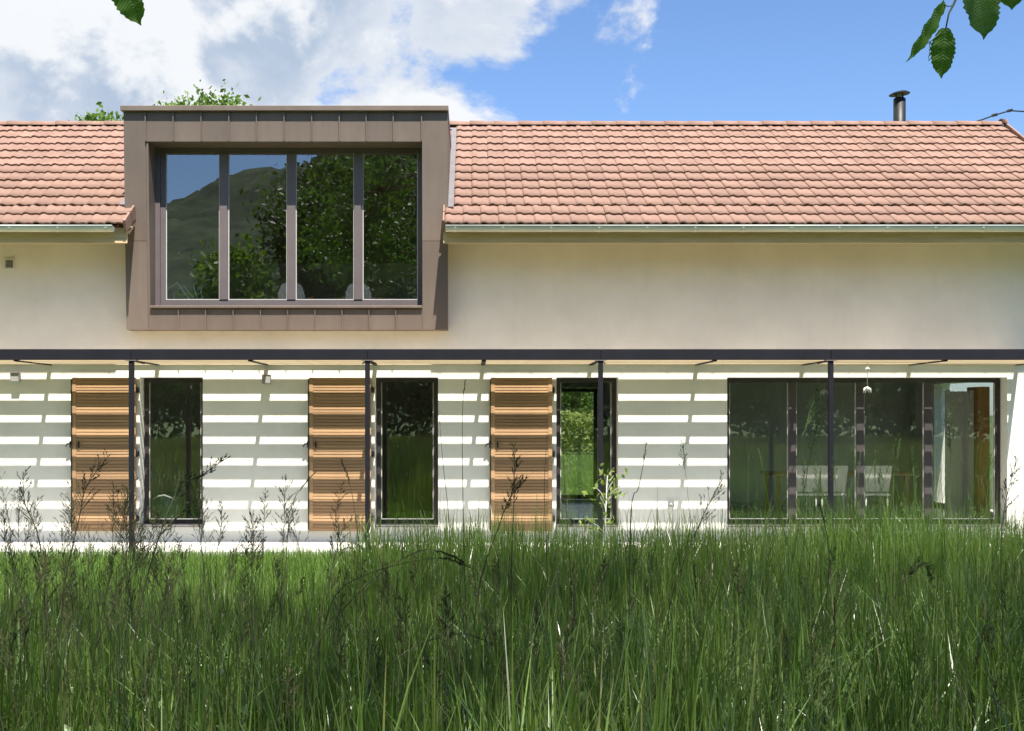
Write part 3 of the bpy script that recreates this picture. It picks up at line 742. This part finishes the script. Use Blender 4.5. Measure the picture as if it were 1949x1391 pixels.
# trees whose canopy shades the meadow and the camera
t1 = tree('shade_tree', (4.6, -2.6, float(gz(4.6, -2.6))), 4.8, [(4.5, 1.6, 6.6, 2.4, 2.6, 1.2), (1.6, 1.2, 6.2, 2.2, 2.4, 1.2), (3.6, 4.6, 7.0, 2.3, 2.2, 1.1), (.9, 4.4, 6.9, 2.2, 2.2, 1.0), (6.0, 4.0, 7.2, 1.8, 2.2, 1.1), (2.4, 6.3, 7.3, 2.0, 1.0, .8), (5.2, 5.6, 7.4, 1.5, .9, .7), (4.4, -2.4, 7.8, 2.4, 2.0, 1.5)],
     12500, .135, 'broad leafy tree overhanging the meadow, twig hanging at upper right', 'leaves', 11, .24, .36, 60, True)
t2 = tree('shade_tree', (-3.6, -3.0, float(gz(-3.6, -3))), 4.6, [(-3.0, 1.4, 6.4, 1.7, 2.4, 1.1), (-.9, 1.6, 6.3, 1.8, 2.4, 1.1), (-2.9, 4.6, 6.9, 1.7, 2.2, 1.0), (-.9, 5.0, 7.1, 1.9, 2.1, 1.0), (-2.2, 6.6, 7.4, 2.1, 1.1, .8), (-3.3, -2.4, 7.2, 1.6, 1.8, 1.3)],
     11500, .135, 'leafy tree overhanging the meadow, single leaf hanging at upper left', 'leaves', 12, .22, .34, 60, True)
# trees across the meadow, mirrored in the glass
def bgtree(x, y, h, wd, lm, label, seed, n=9000):
    r = random.Random(seed); bl = []
    for k in range(7):
        t = k/6; z = h*(.38+.55*t); sp = wd*(1-.55*abs(t-.25)); a = r.uniform(0, 6.28)
        bl.append((x+math.cos(a)*sp*.45, y+math.sin(a)*sp*.45, z, sp*.62, sp*.62, h*.13))
    tree('meadow_tree', (x, y, float(gz(x, y))), h*.6, bl, n*2, .23, label, lm, seed, .02*h, .55)
bgtree(-4.6, -12, 14, 3.6, 'leaves_dark', 'tall dark tree mirrored in the third dormer pane', 21, 12000)
bgtree(-.4, -14, 15, 4.0, 'leaves', 'tall spreading tree mirrored in the rightmost dormer pane', 22, 12000)
bgtree(-8.3, -9, 7.5, 1.35, 'leaves_bright', 'light green young tree mirrored at the second dormer pane', 23, 8000)
bgtree(6.5, -19, 13, 4.2, 'leaves_dark', 'dark tree across the meadow mirrored in a narrow window', 24)
bgtree(13.5, -17, 11, 4.0, 'leaves', 'broad tree across the meadow mirrored in the wide window', 25)
bgtree(20.5, -20, 12, 4.5, 'leaves_dark', 'dark broad tree mirrored at the wide window, right side', 26)
bgtree(-17, -22, 7, 3.2, 'leaves', 'low tree across the meadow mirrored in the left window', 27)
# hedge rows
def hedge(x0, x1, y0, y1, h, n, lm, label, seed, size=.2):
    g0 = float(gz((x0+x1)/2, (y0+y1)/2)); r = np.random.default_rng(seed)
    c = np.stack([r.uniform(x0, x1, n), r.uniform(y0, y1, n), g0+h*r.uniform(0, 1, n)**.6*(1+.12*np.sin(r.uniform(x0, x1, n)))], 1)
    c[:, 2] *= 1+.14*np.sin(c[:, 0]*1.1)+.08*np.sin(c[:, 0]*2.9+1)
    V, Fc = leaves(c, size, r)
    e = empty('hedge', ((x0+x1)/2, (y0+y1)/2, g0), label, 'hedge')
    tag(fast_mesh('foliage', V, Fc, lm, e), kind='stuff')
    b = MB()
    for k in range(int((x1-x0)/.8)):
        xx = x0+.4+k*.8; b.tube([(xx, (y0+y1)/2, g0-.05), (xx+.05, (y0+y1)/2, g0+h*.6)], [.03, .015], 5)
    b.build('stem', 'bark', e)
hedge(-26, 30, -27.5, -25.5, 4.2, 45000, 'leaves_dark', 'dark hedge across the meadow mirrored in the lower windows', 31, .34)
hedge(0, 10, 60, 61.5, 2.05, 9000, 'leaves_young', 'clipped green hedge seen through the third window and garden door', 32, .2)
def reartree(px, d, topy, wd, label, seed, n=7000):
    x = X(px, d); h = Z(topy, d)-GZ; r = random.Random(seed)
    bl = [(x, d, h-1.0, wd*.5, wd*.5, .8), (x-wd*.35, d, h-1.9, wd*.5, wd*.5, .9), (x+wd*.4, d+.3, h-2.0, wd*.55, wd*.5, .9), (x, d, h-3.4, wd*.8, wd*.8, 1.2)]
    tree('rear_tree', (x, d, GZ), h*.55, bl, n*4, .13, label, 'leaves_bright', seed, .16, .24)
reartree(408, 31, 178, 2.0, 'sunlit tree crown showing above the dormer coping', 41)
reartree(203, 30, 214, 1.0, 'small sunlit treetop showing above the left ridge', 42, 5000)
reartree(341, 30.5, 190, .55, 'thin treetop peeking above the dormer left of the bigger crown', 43, 3000)
reartree(1096, 66, 690, 3.0, 'leafy garden tree seen through the third window and garden door', 44, 6000)

# ------------------------------------------------------------------ near leaves on hanging twigs
def leaf_mesh(L, Wd, seed):
    r = random.Random(seed); n = 22; v, f = [], []
    for i in range(n+1):
        t = i/n; y = t*L
        hw = Wd/2*math.sin(math.pi*min(1, t*.93+.03)**.82)**.8*(1 if t < .86 else (1-t)/.14*.85+.15*(1-t)) + .0004
        if 0 < i < n: hw *= (1.07 if i % 2 else .95)*r.uniform(.97, 1.03)
        dr = -.10*L*(t**2); cup = .18
        for s in (-1, -.5, 0, .5, 1): v.append((s*hw, y, dr+cup*hw*abs(s)+.0018*math.sin(t*22)*abs(s)))
    f = [(i*5+k, i*5+k+1, (i+1)*5+k+1, (i+1)*5+k) for i in range(n) for k in range(4)]
    me = bpy.data.meshes.new('leaf'); me.from_pydata(v, [], f); me.materials.append(MAT['near_leaf']); me.shade_smooth(); return me
def near_leaf(parent, base, tip, wpx, d, seed, roll=0, dd=0):
    a = P(base[0], base[1], d); c = P(tip[0], tip[1], d+dd); L = (c-a).length
    me = leaf_mesh(L, wpx*d/F, seed)
    y = (c-a).normalized(); z = Vector((math.sin(roll), -math.cos(roll), .15)); z = (z-y*z.dot(y)).normalized(); x = y.cross(z)
    o = shared('leaf', me, a, parent); o.rotation_euler = Matrix((x, y, z)).transposed().to_euler()
    return o
TD = 2.0
b = MB(); q = [P(1800, 55, TD), P(1806, 25, TD), P(1815, 8, TD), P(1826, -18, TD), P(1850, -70, TD), Vector((.92, 1.95, 3.3)), Vector((1.15, 1.8, 4.6)), Vector((1.4, 1.5, 6.0))]
b.tube(q, [.0011, .0014, .0018, .002, .0028, .006, .011, .022], 6); tw = b.build('twig', 'twig', t1, True)
b = MB(); b.tube([P(1815, 10, TD), P(1804, 12, TD), P(1797, 7, TD)], .001, 5); b.tube([P(1790, 62, TD), P(1775, 75, TD), P(1768, 82, TD)], .0008, 5)
b.tube([P(1826, -18, TD), P(1850, -22, TD), P(1858, -30, TD)], .0011, 5); b.tube([P(1838, -45, TD), P(1890, -40, TD), P(1925, -45, TD)], .0012, 5); b.build('petiole', 'twig', tw, True)
near_leaf(tw, (1797, 2), (1737, 118), 34, TD, 1, .9, -.02)
near_leaf(tw, (1799, 53), (1790, 149), 44, TD, 2, -.5, .015)
near_leaf(tw, (1769, 78), (1771, 116), 12, TD+.01, 3, 1.2)
near_leaf(tw, (1856, -38), (1879, 70), 76, TD, 4, .2, -.02)
near_leaf(tw, (1926, -70), (1927, 19), 60, TD, 5, -.3, .02)
near_leaf(tw, (1845, -60), (1800, -8), 40, TD, 7, .5, .02)
b = MB(); q = [P(222, -42, TD), P(216, -70, TD), Vector((-.70, 1.9, 3.4)), Vector((-1.0, 1.8, 4.8)), Vector((-1.5, 1.8, 6.0))]
b.tube(q, [.0012, .0016, .005, .011, .022], 6); tw2 = b.build('twig', 'twig', t2, True)
near_leaf(tw2, (224, -52), (265, 48), 58, TD, 6, -.25, .015)

# ------------------------------------------------------------------ grass
def smooth(a, b, t): t = np.clip((t-a)/(b-a), 0, 1); return t*t*(3-2*t)
def vnoise(x, y, s, seed):
    r = np.random.default_rng(seed); g = r.random((64, 64)); x = x*s+20; y = y*s+20
    i, j = np.floor(x).astype(int), np.floor(y).astype(int); fx, fy = x-i, y-j; fx = fx*fx*(3-2*fx); fy = fy*fy*(3-2*fy)
    G = lambda a, b: g[a % 64, b % 64]
    return (G(i, j)*(1-fx)+G(i+1, j)*fx)*(1-fy)+(G(i, j+1)*(1-fx)+G(i+1, j+1)*fx)*fy
def blades(x, y, h, wd, lean, seg, r, droop=1.0):
    z0 = gz(x, y)-.02; n = len(x); th = r.uniform(0, 2*np.pi, n); ca, sa = np.cos(th), np.sin(th)
    fa = th+np.pi/2+r.normal(0, .6, n); wx_, wy_ = np.cos(fa), np.sin(fa)
    curv = np.abs(r.normal(0, 1, n))*lean*droop; st = r.normal(0, .5, n)*lean*.5
    V = np.zeros((n, 2*seg+1, 3), np.float32)
    for k in range(seg+1):
        t = k/seg; off = (st*t+curv*t**2.4)*h
        zz = z0+h*(t-.42*np.minimum(curv, 1.5)*t**3*np.minimum(curv, 1.2))
        cx, cy = x+ca*off, y+sa*off
        if k == seg: V[:, 2*k] = np.stack([cx, cy, zz], 1)
        else:
            hw = wd/2*(1-.15*(1-t))*(1-t**2.2*.75)
            V[:, 2*k] = np.stack([cx-wx_*hw, cy-wy_*hw, zz], 1); V[:, 2*k+1] = np.stack([cx+wx_*hw, cy+wy_*hw, zz], 1)
    nv = 2*seg+1; fs = []
    for k in range(seg-1):
        a = 2*k; fs += [(a, a+1, a+3), (a, a+3, a+2)]
    fs.append((2*seg-2, 2*seg-1, 2*seg))
    i = (np.arange(n)*nv)[:, None]
    return V.reshape(-1, 3), np.concatenate([i+np.array([f]) for f in fs], 0)
def yend(px): return 10.9+2.0*smooth(620, 760, px)+.7*smooth(1350, 1600, px)
def hmap(x, y):
    px = CX+x*F/np.maximum(y, 1)
    return (.62+.05*smooth(500, 900, px)+.25*smooth(620, 800, px)*smooth(6, 10, y))*(1+.42*(vnoise(x, y, .9, 5)-.5)+.30*(vnoise(x, y, 2.6, 6)-.5))
def scatter(N, y0, y1, pw, m=.9):
    y = y0+(y1-y0)*rng.random(N)**pw; x = -.46*y-m+rng.random(N)*(.94*y+2*m)
    ok = (y < yend(CX+x*F/y)+rng.normal(0, .5, N)); return x[ok], y[ok]
Vs, Fs, n0 = [], [], 0
def put(V, Fc):
    global n0
    Vs.append(V); Fs.append(Fc+n0); n0 += len(V)
# low dense sward, middling blades, then sparse tall straight blades
x, y = scatter(46000, 1.9, 13.6, 1.5); k = len(x)
put(*blades(x, y, hmap(x, y)*rng.uniform(.30, .85, k), rng.uniform(.005, .013, k)*(1+.05*np.maximum(y-5, 0)), .50, 5, rng))
x, y = scatter(27000, 1.9, 13.6, 1.45); k = len(x)
put(*blades(x, y, hmap(x, y)*rng.uniform(.70, 1.15, k), rng.uniform(.005, .012, k)*(1+.05*np.maximum(y-6, 0)), .26, 5, rng))
x, y = scatter(8000, 2.4, 13.0, 1.2); k = len(x)
put(*blades(x, y, hmap(x, y)*rng.uniform(1.0, 1.42, k), rng.uniform(.0045, .009, k), .14, 6, rng))
N = 15000; y = rng.uniform(8.0, 13.2, N); pxr = rng.uniform(640, 2050, N); x = (pxr-CX)*y/F
ok = rng.random(N) < smooth(620, 760, pxr); x, y = x[ok], y[ok]; k = len(x)
put(*blades(x, y, rng.uniform(.55, .98, k)*(.9+.25*vnoise(x, y, 1.7, 15)), rng.uniform(.009, .017, k), .18, 5, rng))
tag(fast_mesh('meadow_grass', np.concatenate(Vs), np.concatenate(Fs), 'grass', None), 'tall dark green meadow grass filling the shaded foreground', 'grass', kind='stuff')
x, y = scatter(8000, 2.0, 8.0, 1.1); k = len(x)
V, Fc = blades(x, y, hmap(x, y)*rng.uniform(.6, 1.15, k), rng.uniform(.007, .014, k), .62, 8, rng)
tag(fast_mesh('arching_grass', V, Fc, 'grass_broad', None), 'broad arching grass blades among the meadow stems', 'grass', kind='stuff')
# meadow behind the viewpoint, mirrored in the glass
N = 130000
y = rng.uniform(-25, 16, N); x = rng.uniform(-14, 22, N)
ok = (y < 1.0) | (np.abs(x-.02*y) > .47*y+.9); x, y = x[ok], y[ok]; N = len(x)
V, Fc = blades(x, y, rng.uniform(.25, .6, N)*np.where(y > 12, .35, 1), rng.uniform(.014, .030, N), .35, 3, rng)
tag(fast_mesh('far_meadow_grass', V, Fc, 'far_grass', None), 'sunlit meadow mirrored in the lower windows', 'grass', kind='stuff')
N = 120000
y = 9.2+7.5*rng.random(N); x = -.42*y-1+rng.random(N)*(.88*y+2)
V, Fc = blades(x, y, rng.uniform(.07, .20, N)*(1+.5*vnoise(x, y, 1.2, 9)), rng.uniform(.006, .011, N), .35, 3, rng)
tag(fast_mesh('lawn', V, Fc, 'lawn_grass', None), 'short sunlit lawn in front of the terrace', 'grass', kind='stuff')
N = 16000
y = 24.6+35*rng.random(N)**1.3; x = rng.uniform(.03, .10, N)*y
V, Fc = blades(x, y, rng.uniform(.08, .16, N), rng.uniform(.012, .022, N), .35, 3, rng)
tag(fast_mesh('rear_lawn', V, Fc, 'lawn_grass', None), 'bright lawn seen through the third window', 'grass', kind='stuff')
# sunlit taller grass on the right before the wide window
N = 8000
pxr = rng.normal(1700, 170, N); y = rng.uniform(9.5, 13.2, N); x = (pxr-CX)*y/F
V, Fc = blades(x, y, rng.uniform(.50, 1.0+.45*rng.random(N)**4, N)*np.exp(-((pxr-1700)/420)**2), rng.uniform(.006, .011, N), .22, 4, rng)
tag(fast_mesh('tall_grass', V, Fc, 'lawn_grass', None), 'taller sunlit grass clump before the wide window', 'grass', kind='stuff')
# stems with seed heads
def spikelet(b, p, d, L, wd):
    d = d.normalized(); a = d.cross(Vector((.2, 1, .3))).normalized()*wd; c = d.cross(a).normalized()*wd
    b.add([p, p+d*L*.45+a, p+d*L, p+d*L*.45-a, p+d*L*.4+c, p+d*L*.4-c], [(0, 1, 2), (0, 2, 3), (0, 4, 2), (0, 2, 5)])
def stalk_geo(pts, r0, kind, rr, head=.28, sides=5, spread=1.0):
    st, hd = MB(), MB()
    pts = [Vector(p) for p in pts]; 
    # resample with Catmull-Rom
    out = []
    for i in range(len(pts)-1):
        p0, p1, p2, p3 = pts[max(i-1, 0)], pts[i], pts[i+1], pts[min(i+2, len(pts)-1)]
        for k in range(4):
            t = k/4; out.append(.5*((2*p1)+(p2-p0)*t+(2*p0-5*p1+4*p2-p3)*t*t+(3*p1-p0-3*p2+p3)*t**3))
    out.append(pts[-1]); n = len(out)
    st.tube(out, [r0*(1-.78*i/(n-1)) for i in range(n)], sides)
    tot = sum((out[i+1]-out[i]).length for i in range(n-1)); 
    def at(s):
        for i in range(n-1):
            l = (out[i+1]-out[i]).length
            if s <= l: return out[i].lerp(out[i+1], s/l), (out[i+1]-out[i]).normalized()
            s -= l
        return out[-1], (out[-1]-out[-2]).normalized()
    if kind == 'panicle':
        k = 0; s = tot-head
        while s < tot:
            p, d = at(s); fr = (s-(tot-head))/head
            for q in range(2 if fr < .8 else 1):
                a = rr.uniform(0, 6.28); side = Vector((math.cos(a), .6*math.sin(a), 0))
                bl = head*.32*(1-.65*fr)*rr.uniform(.5, 1.1)*spread
                bd = (d*rr.uniform(.55, 1.0)+side*rr.uniform(.35, .8)).normalized()
                e = p+bd*bl; st.tube([p, p+bd*bl*.5+Vector((0, 0, .004)), e], [r0*.30, r0*.24, r0*.16], 3, False)
                for w_ in range(rr.randint(2, 4)):
                    t = rr.uniform(.3, 1); spikelet(hd, p+bd*bl*t, bd+Vector((rr.uniform(-.4, .4), rr.uniform(-.4, .4), rr.uniform(-.3, .5))), rr.uniform(.012, .022), r0*.50)
            s += head/14
        spikelet(hd, out[-1], out[-1]-out[-2], .02, r0*.6)
    elif kind == 'spike':
        s = tot-head
        while s < tot:
            p, d = at(s); a = rr.uniform(0, 6.28); side = Vector((math.cos(a), math.sin(a), 0))
            spikelet(hd, p, d+side*.35, .018, r0*.62); s += .006
    else: spikelet(hd, out[-1], out[-1]-out[-2], .05, r0*.5)
    return st, hd
SG = 'tall seeding grass stalks standing above the meadow'
def stalk(pp, d, kind, label, r0=.0032, head=.28, dd=0, seed=0, m='stalk', spread=1.0):
    rr = random.Random(seed); n = len(pp); pts = []
    for i, (a, c) in enumerate(pp): pts.append(P(a, c, d+dd*i/(n-1)))
    gg = float(gz(pts[0].x, pts[0].y)); g = Vector((pts[0].x+(pts[0].x-pts[1].x)*.3, pts[0].y, gg-.02))
    pts = [p for i, p in enumerate(pts) if p.z > gg+.08 or i == n-1]; pts = [g]+pts; r0 *= 1.1
    st, hd = stalk_geo(pts, r0, kind, rr, head, 6, spread)
    e = empty('grass_stalk', pts[0], label, 'grass stalk', SG)
    st.build('stem', m, e, True); tag(hd.build('seed_head', m, e), kind='stuff')
stalk([(235, 1391), (268, 1150), (330, 950), (390, 900), (432, 872)], 4.6, 'panicle', 'dark branching stalk leaning right across the left shutter', .0042, .26, .1, 1)
stalk([(112, 1300), (122, 1120), (150, 990), (165, 925), (205, 870)], 4.8, 'panicle', 'dark stalk left of the left shutter, tip bent right', .0036, .24, .0, 2, spread=1.3)
stalk([(165, 1300), (205, 1180), (275, 1060), (320, 1000), (368, 955)], 5.0, 'panicle', 'stalk slanting over the foot of the left shutter', .0034, .22, 0, 3)
stalk([(90, 1391), (92, 1200), (75, 1030), (48, 960), (44, 905)], 4.9, 'panicle', 'stalk with open seed head at the far left, nearly upright', .0036, .24, 0, 4, spread=1.4)
stalk([(20, 1300), (14, 1120), (6, 960)], 5.4, 'panicle', 'short open seed head at the left picture edge', .003, .22, 0, 5)
stalk([(345, 1330), (372, 1150), (415, 1040), (422, 960)], 5.4, 'panicle', 'upright seed head right of the left window', .003, .20, 0, 6)
stalk([(498, 1250), (500, 1080), (505, 935)], 5.6, 'panicle', 'thin upright seed head before the striped wall left of the middle shutter', .0026, .18, 0, 7)
stalk([(530, 1250), (545, 1060), (555, 960), (598, 900)], 5.0, 'spike', 'slim blade-like stalk bending right towards the middle shutter', .0028, .10, 0, 8)
stalk([(706, 1391), (694, 1150), (672, 950), (650, 876)], 4.6, 'spike', 'slim stalk curving left across the middle shutter', .0032, .10, 0, 9)
stalk([(560, 1340), (600, 1230), (700, 1110), (800, 1048), (858, 1058), (880, 1072)], 4.2, 'panicle', 'long arching stalk bowing right below the second window', .0030, .14, .2, 10, spread=.5)
stalk([(640, 1391), (740, 1270), (800, 1225), (880, 1206), (935, 1225)], 4.0, 'spike', 'arching stalk bowing right low in the centre meadow', .0042, .10, .2, 11)
stalk([(600, 1300), (620, 1180), (650, 1120), (720, 1085), (830, 1062), (890, 1078)], 4.3, 'panicle', 'second arching stalk bowing right under the first', .0026, .12, .2, 12, spread=.5)
stalk([(888, 1250), (882, 1000), (880, 800), (885, 725)], 4.8, 'spike', 'very tall thin straight stalk before the wall right of second window', .0024, .06, 0, 13)
stalk([(862, 1200), (855, 1000), (843, 880), (838, 815)], 4.9, 'none', 'thin blade tip at the right edge of the second window', .0024, .06, 0, 14)
stalk([(975, 1300), (973, 1100), (978, 960), (980, 850)], 4.8, 'panicle', 'upright seed head before the right wooden shutter', .0032, .22, 0, 15)
stalk([(905, 1160), (950, 1000), (975, 940), (1000, 912)], 4.9, 'panicle', 'stalk crossing low in front of the right wooden shutter', .003, .16, 0, 16, spread=.5)
stalk([(1045, 1250), (1040, 1050), (1036, 930), (1040, 845)], 5.0, 'none', 'thin straight blade before the right edge of the right shutter', .0026, .06, 0, 17)
stalk([(1090, 1250), (1085, 1080), (1075, 930), (1072, 850)], 5.0, 'none', 'blade before the left part of the third window', .0026, .06, 0, 18)
stalk([(1200, 1000), (1215, 930), (1225, 880), (1230, 845)], 5.2, 'spike', 'slim stalk before the striped wall right of the third window', .0026, .08, 0, 19)
stalk([(1255, 1391), (1275, 1150), (1330, 1000), (1365, 930), (1372, 905)], 5.0, 'panicle', 'loose branching seed head left of the wide window', .003, .24, 0, 20, spread=1.5)
stalk([(1430, 1300), (1450, 1100), (1480, 990), (1540, 790), (1556, 728)], 6.0, 'panicle', 'tall pale seed head before the left part of the wide window', .003, .24, 0, 21, 'stalk_green')
stalk([(1480, 1250), (1520, 1000), (1545, 850), (1566, 790)], 6.2, 'panicle', 'tall pale seed head beside the right-hand pergola post', .003, .22, 0, 22, 'stalk_green')
stalk([(1700, 1300), (1702, 1050), (1700, 900), (1709, 830)], 6.2, 'spike', 'green seed spike before the third leaf of the wide window', .003, .10, 0, 23, 'stalk_green')
stalk([(1575, 1391), (1572, 1180), (1578, 1050), (1560, 960)], 4.8, 'spike', 'dark upright stem in the right meadow', .0036, .08, 0, 24)
stalk([(1655, 1391), (1680, 1200), (1712, 1120), (1750, 1075), (1775, 1095)], 4.3, 'panicle', 'dark bent stem with drooping brown head in the right meadow', .0030, .16, 0, 25, spread=1.2)
stalk([(1910, 1250), (1905, 1050), (1915, 950), (1935, 880)], 5.2, 'panicle', 'loose seed head at the right picture edge', .003, .24, 0, 26, spread=1.3)
stalk([(1790, 1300), (1800, 1050), (1810, 900), (1805, 780)], 6.4, 'panicle', 'pale seed head before the right leaf of the wide window', .0028, .22, 0, 27, 'stalk_green')
# the many lesser stems, one mass
b = MB(); b2 = MB(); rr = random.Random(99)
for i in range(480):
    yy = 2.9+8*rr.random()**1.3; xx = (-.42+.87*rr.random())*yy; pxx = CX+xx*F/yy; g0 = float(gz(xx, yy))
    hh = rr.uniform(.60, .95)+(rr.uniform(0, .22) if pxx < 560 and rr.random() < .6 else 0); a = rr.uniform(0, 6.28); l = rr.uniform(0, .22)
    pts = [(xx, yy, g0-.02), (xx+l*.2*math.cos(a), yy+l*.2*math.sin(a), g0+hh*.5), (xx+l*math.cos(a), yy+l*math.sin(a)*.6, g0+hh)]
    st, hd = stalk_geo(pts, rr.uniform(.0016, .0028), rr.choice(['panicle', 'panicle', 'spike', 'none']), rr, rr.uniform(.10, .2), 3)
    (b if pxx < 1300 or rr.random() < .4 else b2).add(st.v, st.f).add(hd.v, hd.f)
tag(b.build('seed_stems', 'stalk', None), 'scattered dark grass stems and seed heads in the meadow', 'grass', kind='stuff')
tag(b2.build('seed_stems', 'stalk_green', None), 'scattered pale green stems and seed heads on the right', 'grass', kind='stuff')

b = MB(); rr = random.Random(77)
for i in range(60):
    yy = rr.uniform(3.4, 6.0); pxx = rr.gauss(190, 190); xx = (pxx-CX)*yy/F; g0 = float(gz(xx, yy))
    hh = CH+(HY-rr.uniform(905, 1060))*yy/F-g0; a = rr.uniform(0, 6.28); l = rr.uniform(.02, .28)
    pts = [(xx, yy, g0-.02), (xx+l*.15*math.cos(a), yy+l*.2*math.sin(a), g0+hh*.5), (xx+l*math.cos(a), yy+l*math.sin(a)*.6, g0+hh)]
    st, hd = stalk_geo(pts, rr.uniform(.0018, .0028), 'panicle', rr, rr.uniform(.14, .24), 3, rr.uniform(1.0, 2.0))
    b.add(st.v, st.f).add(hd.v, hd.f)
tag(b.build('seed_stems', 'stalk', None), 'crowd of dark branching seed heads before the left shutter and window', 'grass', kind='stuff')
b = MB(); rr = random.Random(41)
for i in range(75):
    yy = rr.uniform(9.5, 12.6); pxx = rr.gauss(1690, 150); xx = (pxx-CX)*yy/F; g0 = float(gz(xx, yy))
    hh = CH+(HY-rr.uniform(835, 1000))*yy/F-g0; a = rr.uniform(0, 6.28); l = rr.uniform(.03, .3)
    pts = [(xx, yy, g0-.02), (xx+l*.15*math.cos(a), yy+l*.2*math.sin(a), g0+hh*.5), (xx+l*math.cos(a), yy+l*math.sin(a)*.6, g0+hh)]
    st, hd = stalk_geo(pts, rr.uniform(.0035, .0055), rr.choice(['panicle', 'spike', 'none']), rr, rr.uniform(.16, .3), 3, rr.uniform(.6, 1.1))
    b.add(st.v, st.f).add(hd.v, hd.f)
tag(b.build('seed_stems', 'stalk_green', None), 'sunlit pale green stems and seed heads before the wide window', 'grass', kind='stuff')
# leafy herbs low among the grass
hc = []
for i in range(260):
    yy = rr.uniform(2.3, 6.5); xx = (-.40+.86*rr.random())*yy; g0 = float(gz(xx, yy)); hh = rr.uniform(.2, .5)
    for k in range(12): hc.append((xx+rr.gauss(0, .05), yy+rr.gauss(0, .05), g0+hh*rr.uniform(.35, 1.05)))
V, Fc = leaves(np.array(hc), .05, np.random.default_rng(13))
tag(fast_mesh('meadow_herbs', V, Fc, 'grass_broad', None), 'small leafy herbs scattered among the foreground grass', 'herbs', kind='stuff')
# ------------------------------------------------------------------ sapling by the third window
sd = 15.2; sb = P(1153, 1065, sd); sb.z = GZ
e = empty('sapling', sb, 'small sapling with yellow-green leaves before the third window', 'sapling')
rr = random.Random(5); b = MB(); b.tube([sb, sb+Vector((-.01, 0, .55)), P(1156, 905, sd)], [.014, .011, .004], 6)
tips = [(1135, 928), (1150, 902), (1168, 915), (1142, 945), (1170, 935), (1182, 925), (1124, 992), (1160, 995), (1118, 998), (1150, 958), (1168, 905)]
lc = []
for q in tips:
    t = P(q[0], q[1], sd+rr.uniform(-.15, .15)); s = Vector((sb.x, sd, max(.25, t.z-.18))); b.tube([s, s.lerp(t, .5)+Vector((0, 0, .03)), t], [.005, .004, .002], 4)
    for k in range(9): lc.append(t+Vector((rr.gauss(0, .06), rr.gauss(0, .06), rr.gauss(0, .05))))
b.build('stem', 'bead', e, True)
V, Fc = leaves(np.array(lc), .075, np.random.default_rng(8)); tag(fast_mesh('foliage', V, Fc, 'leaves_young', e), kind='stuff')
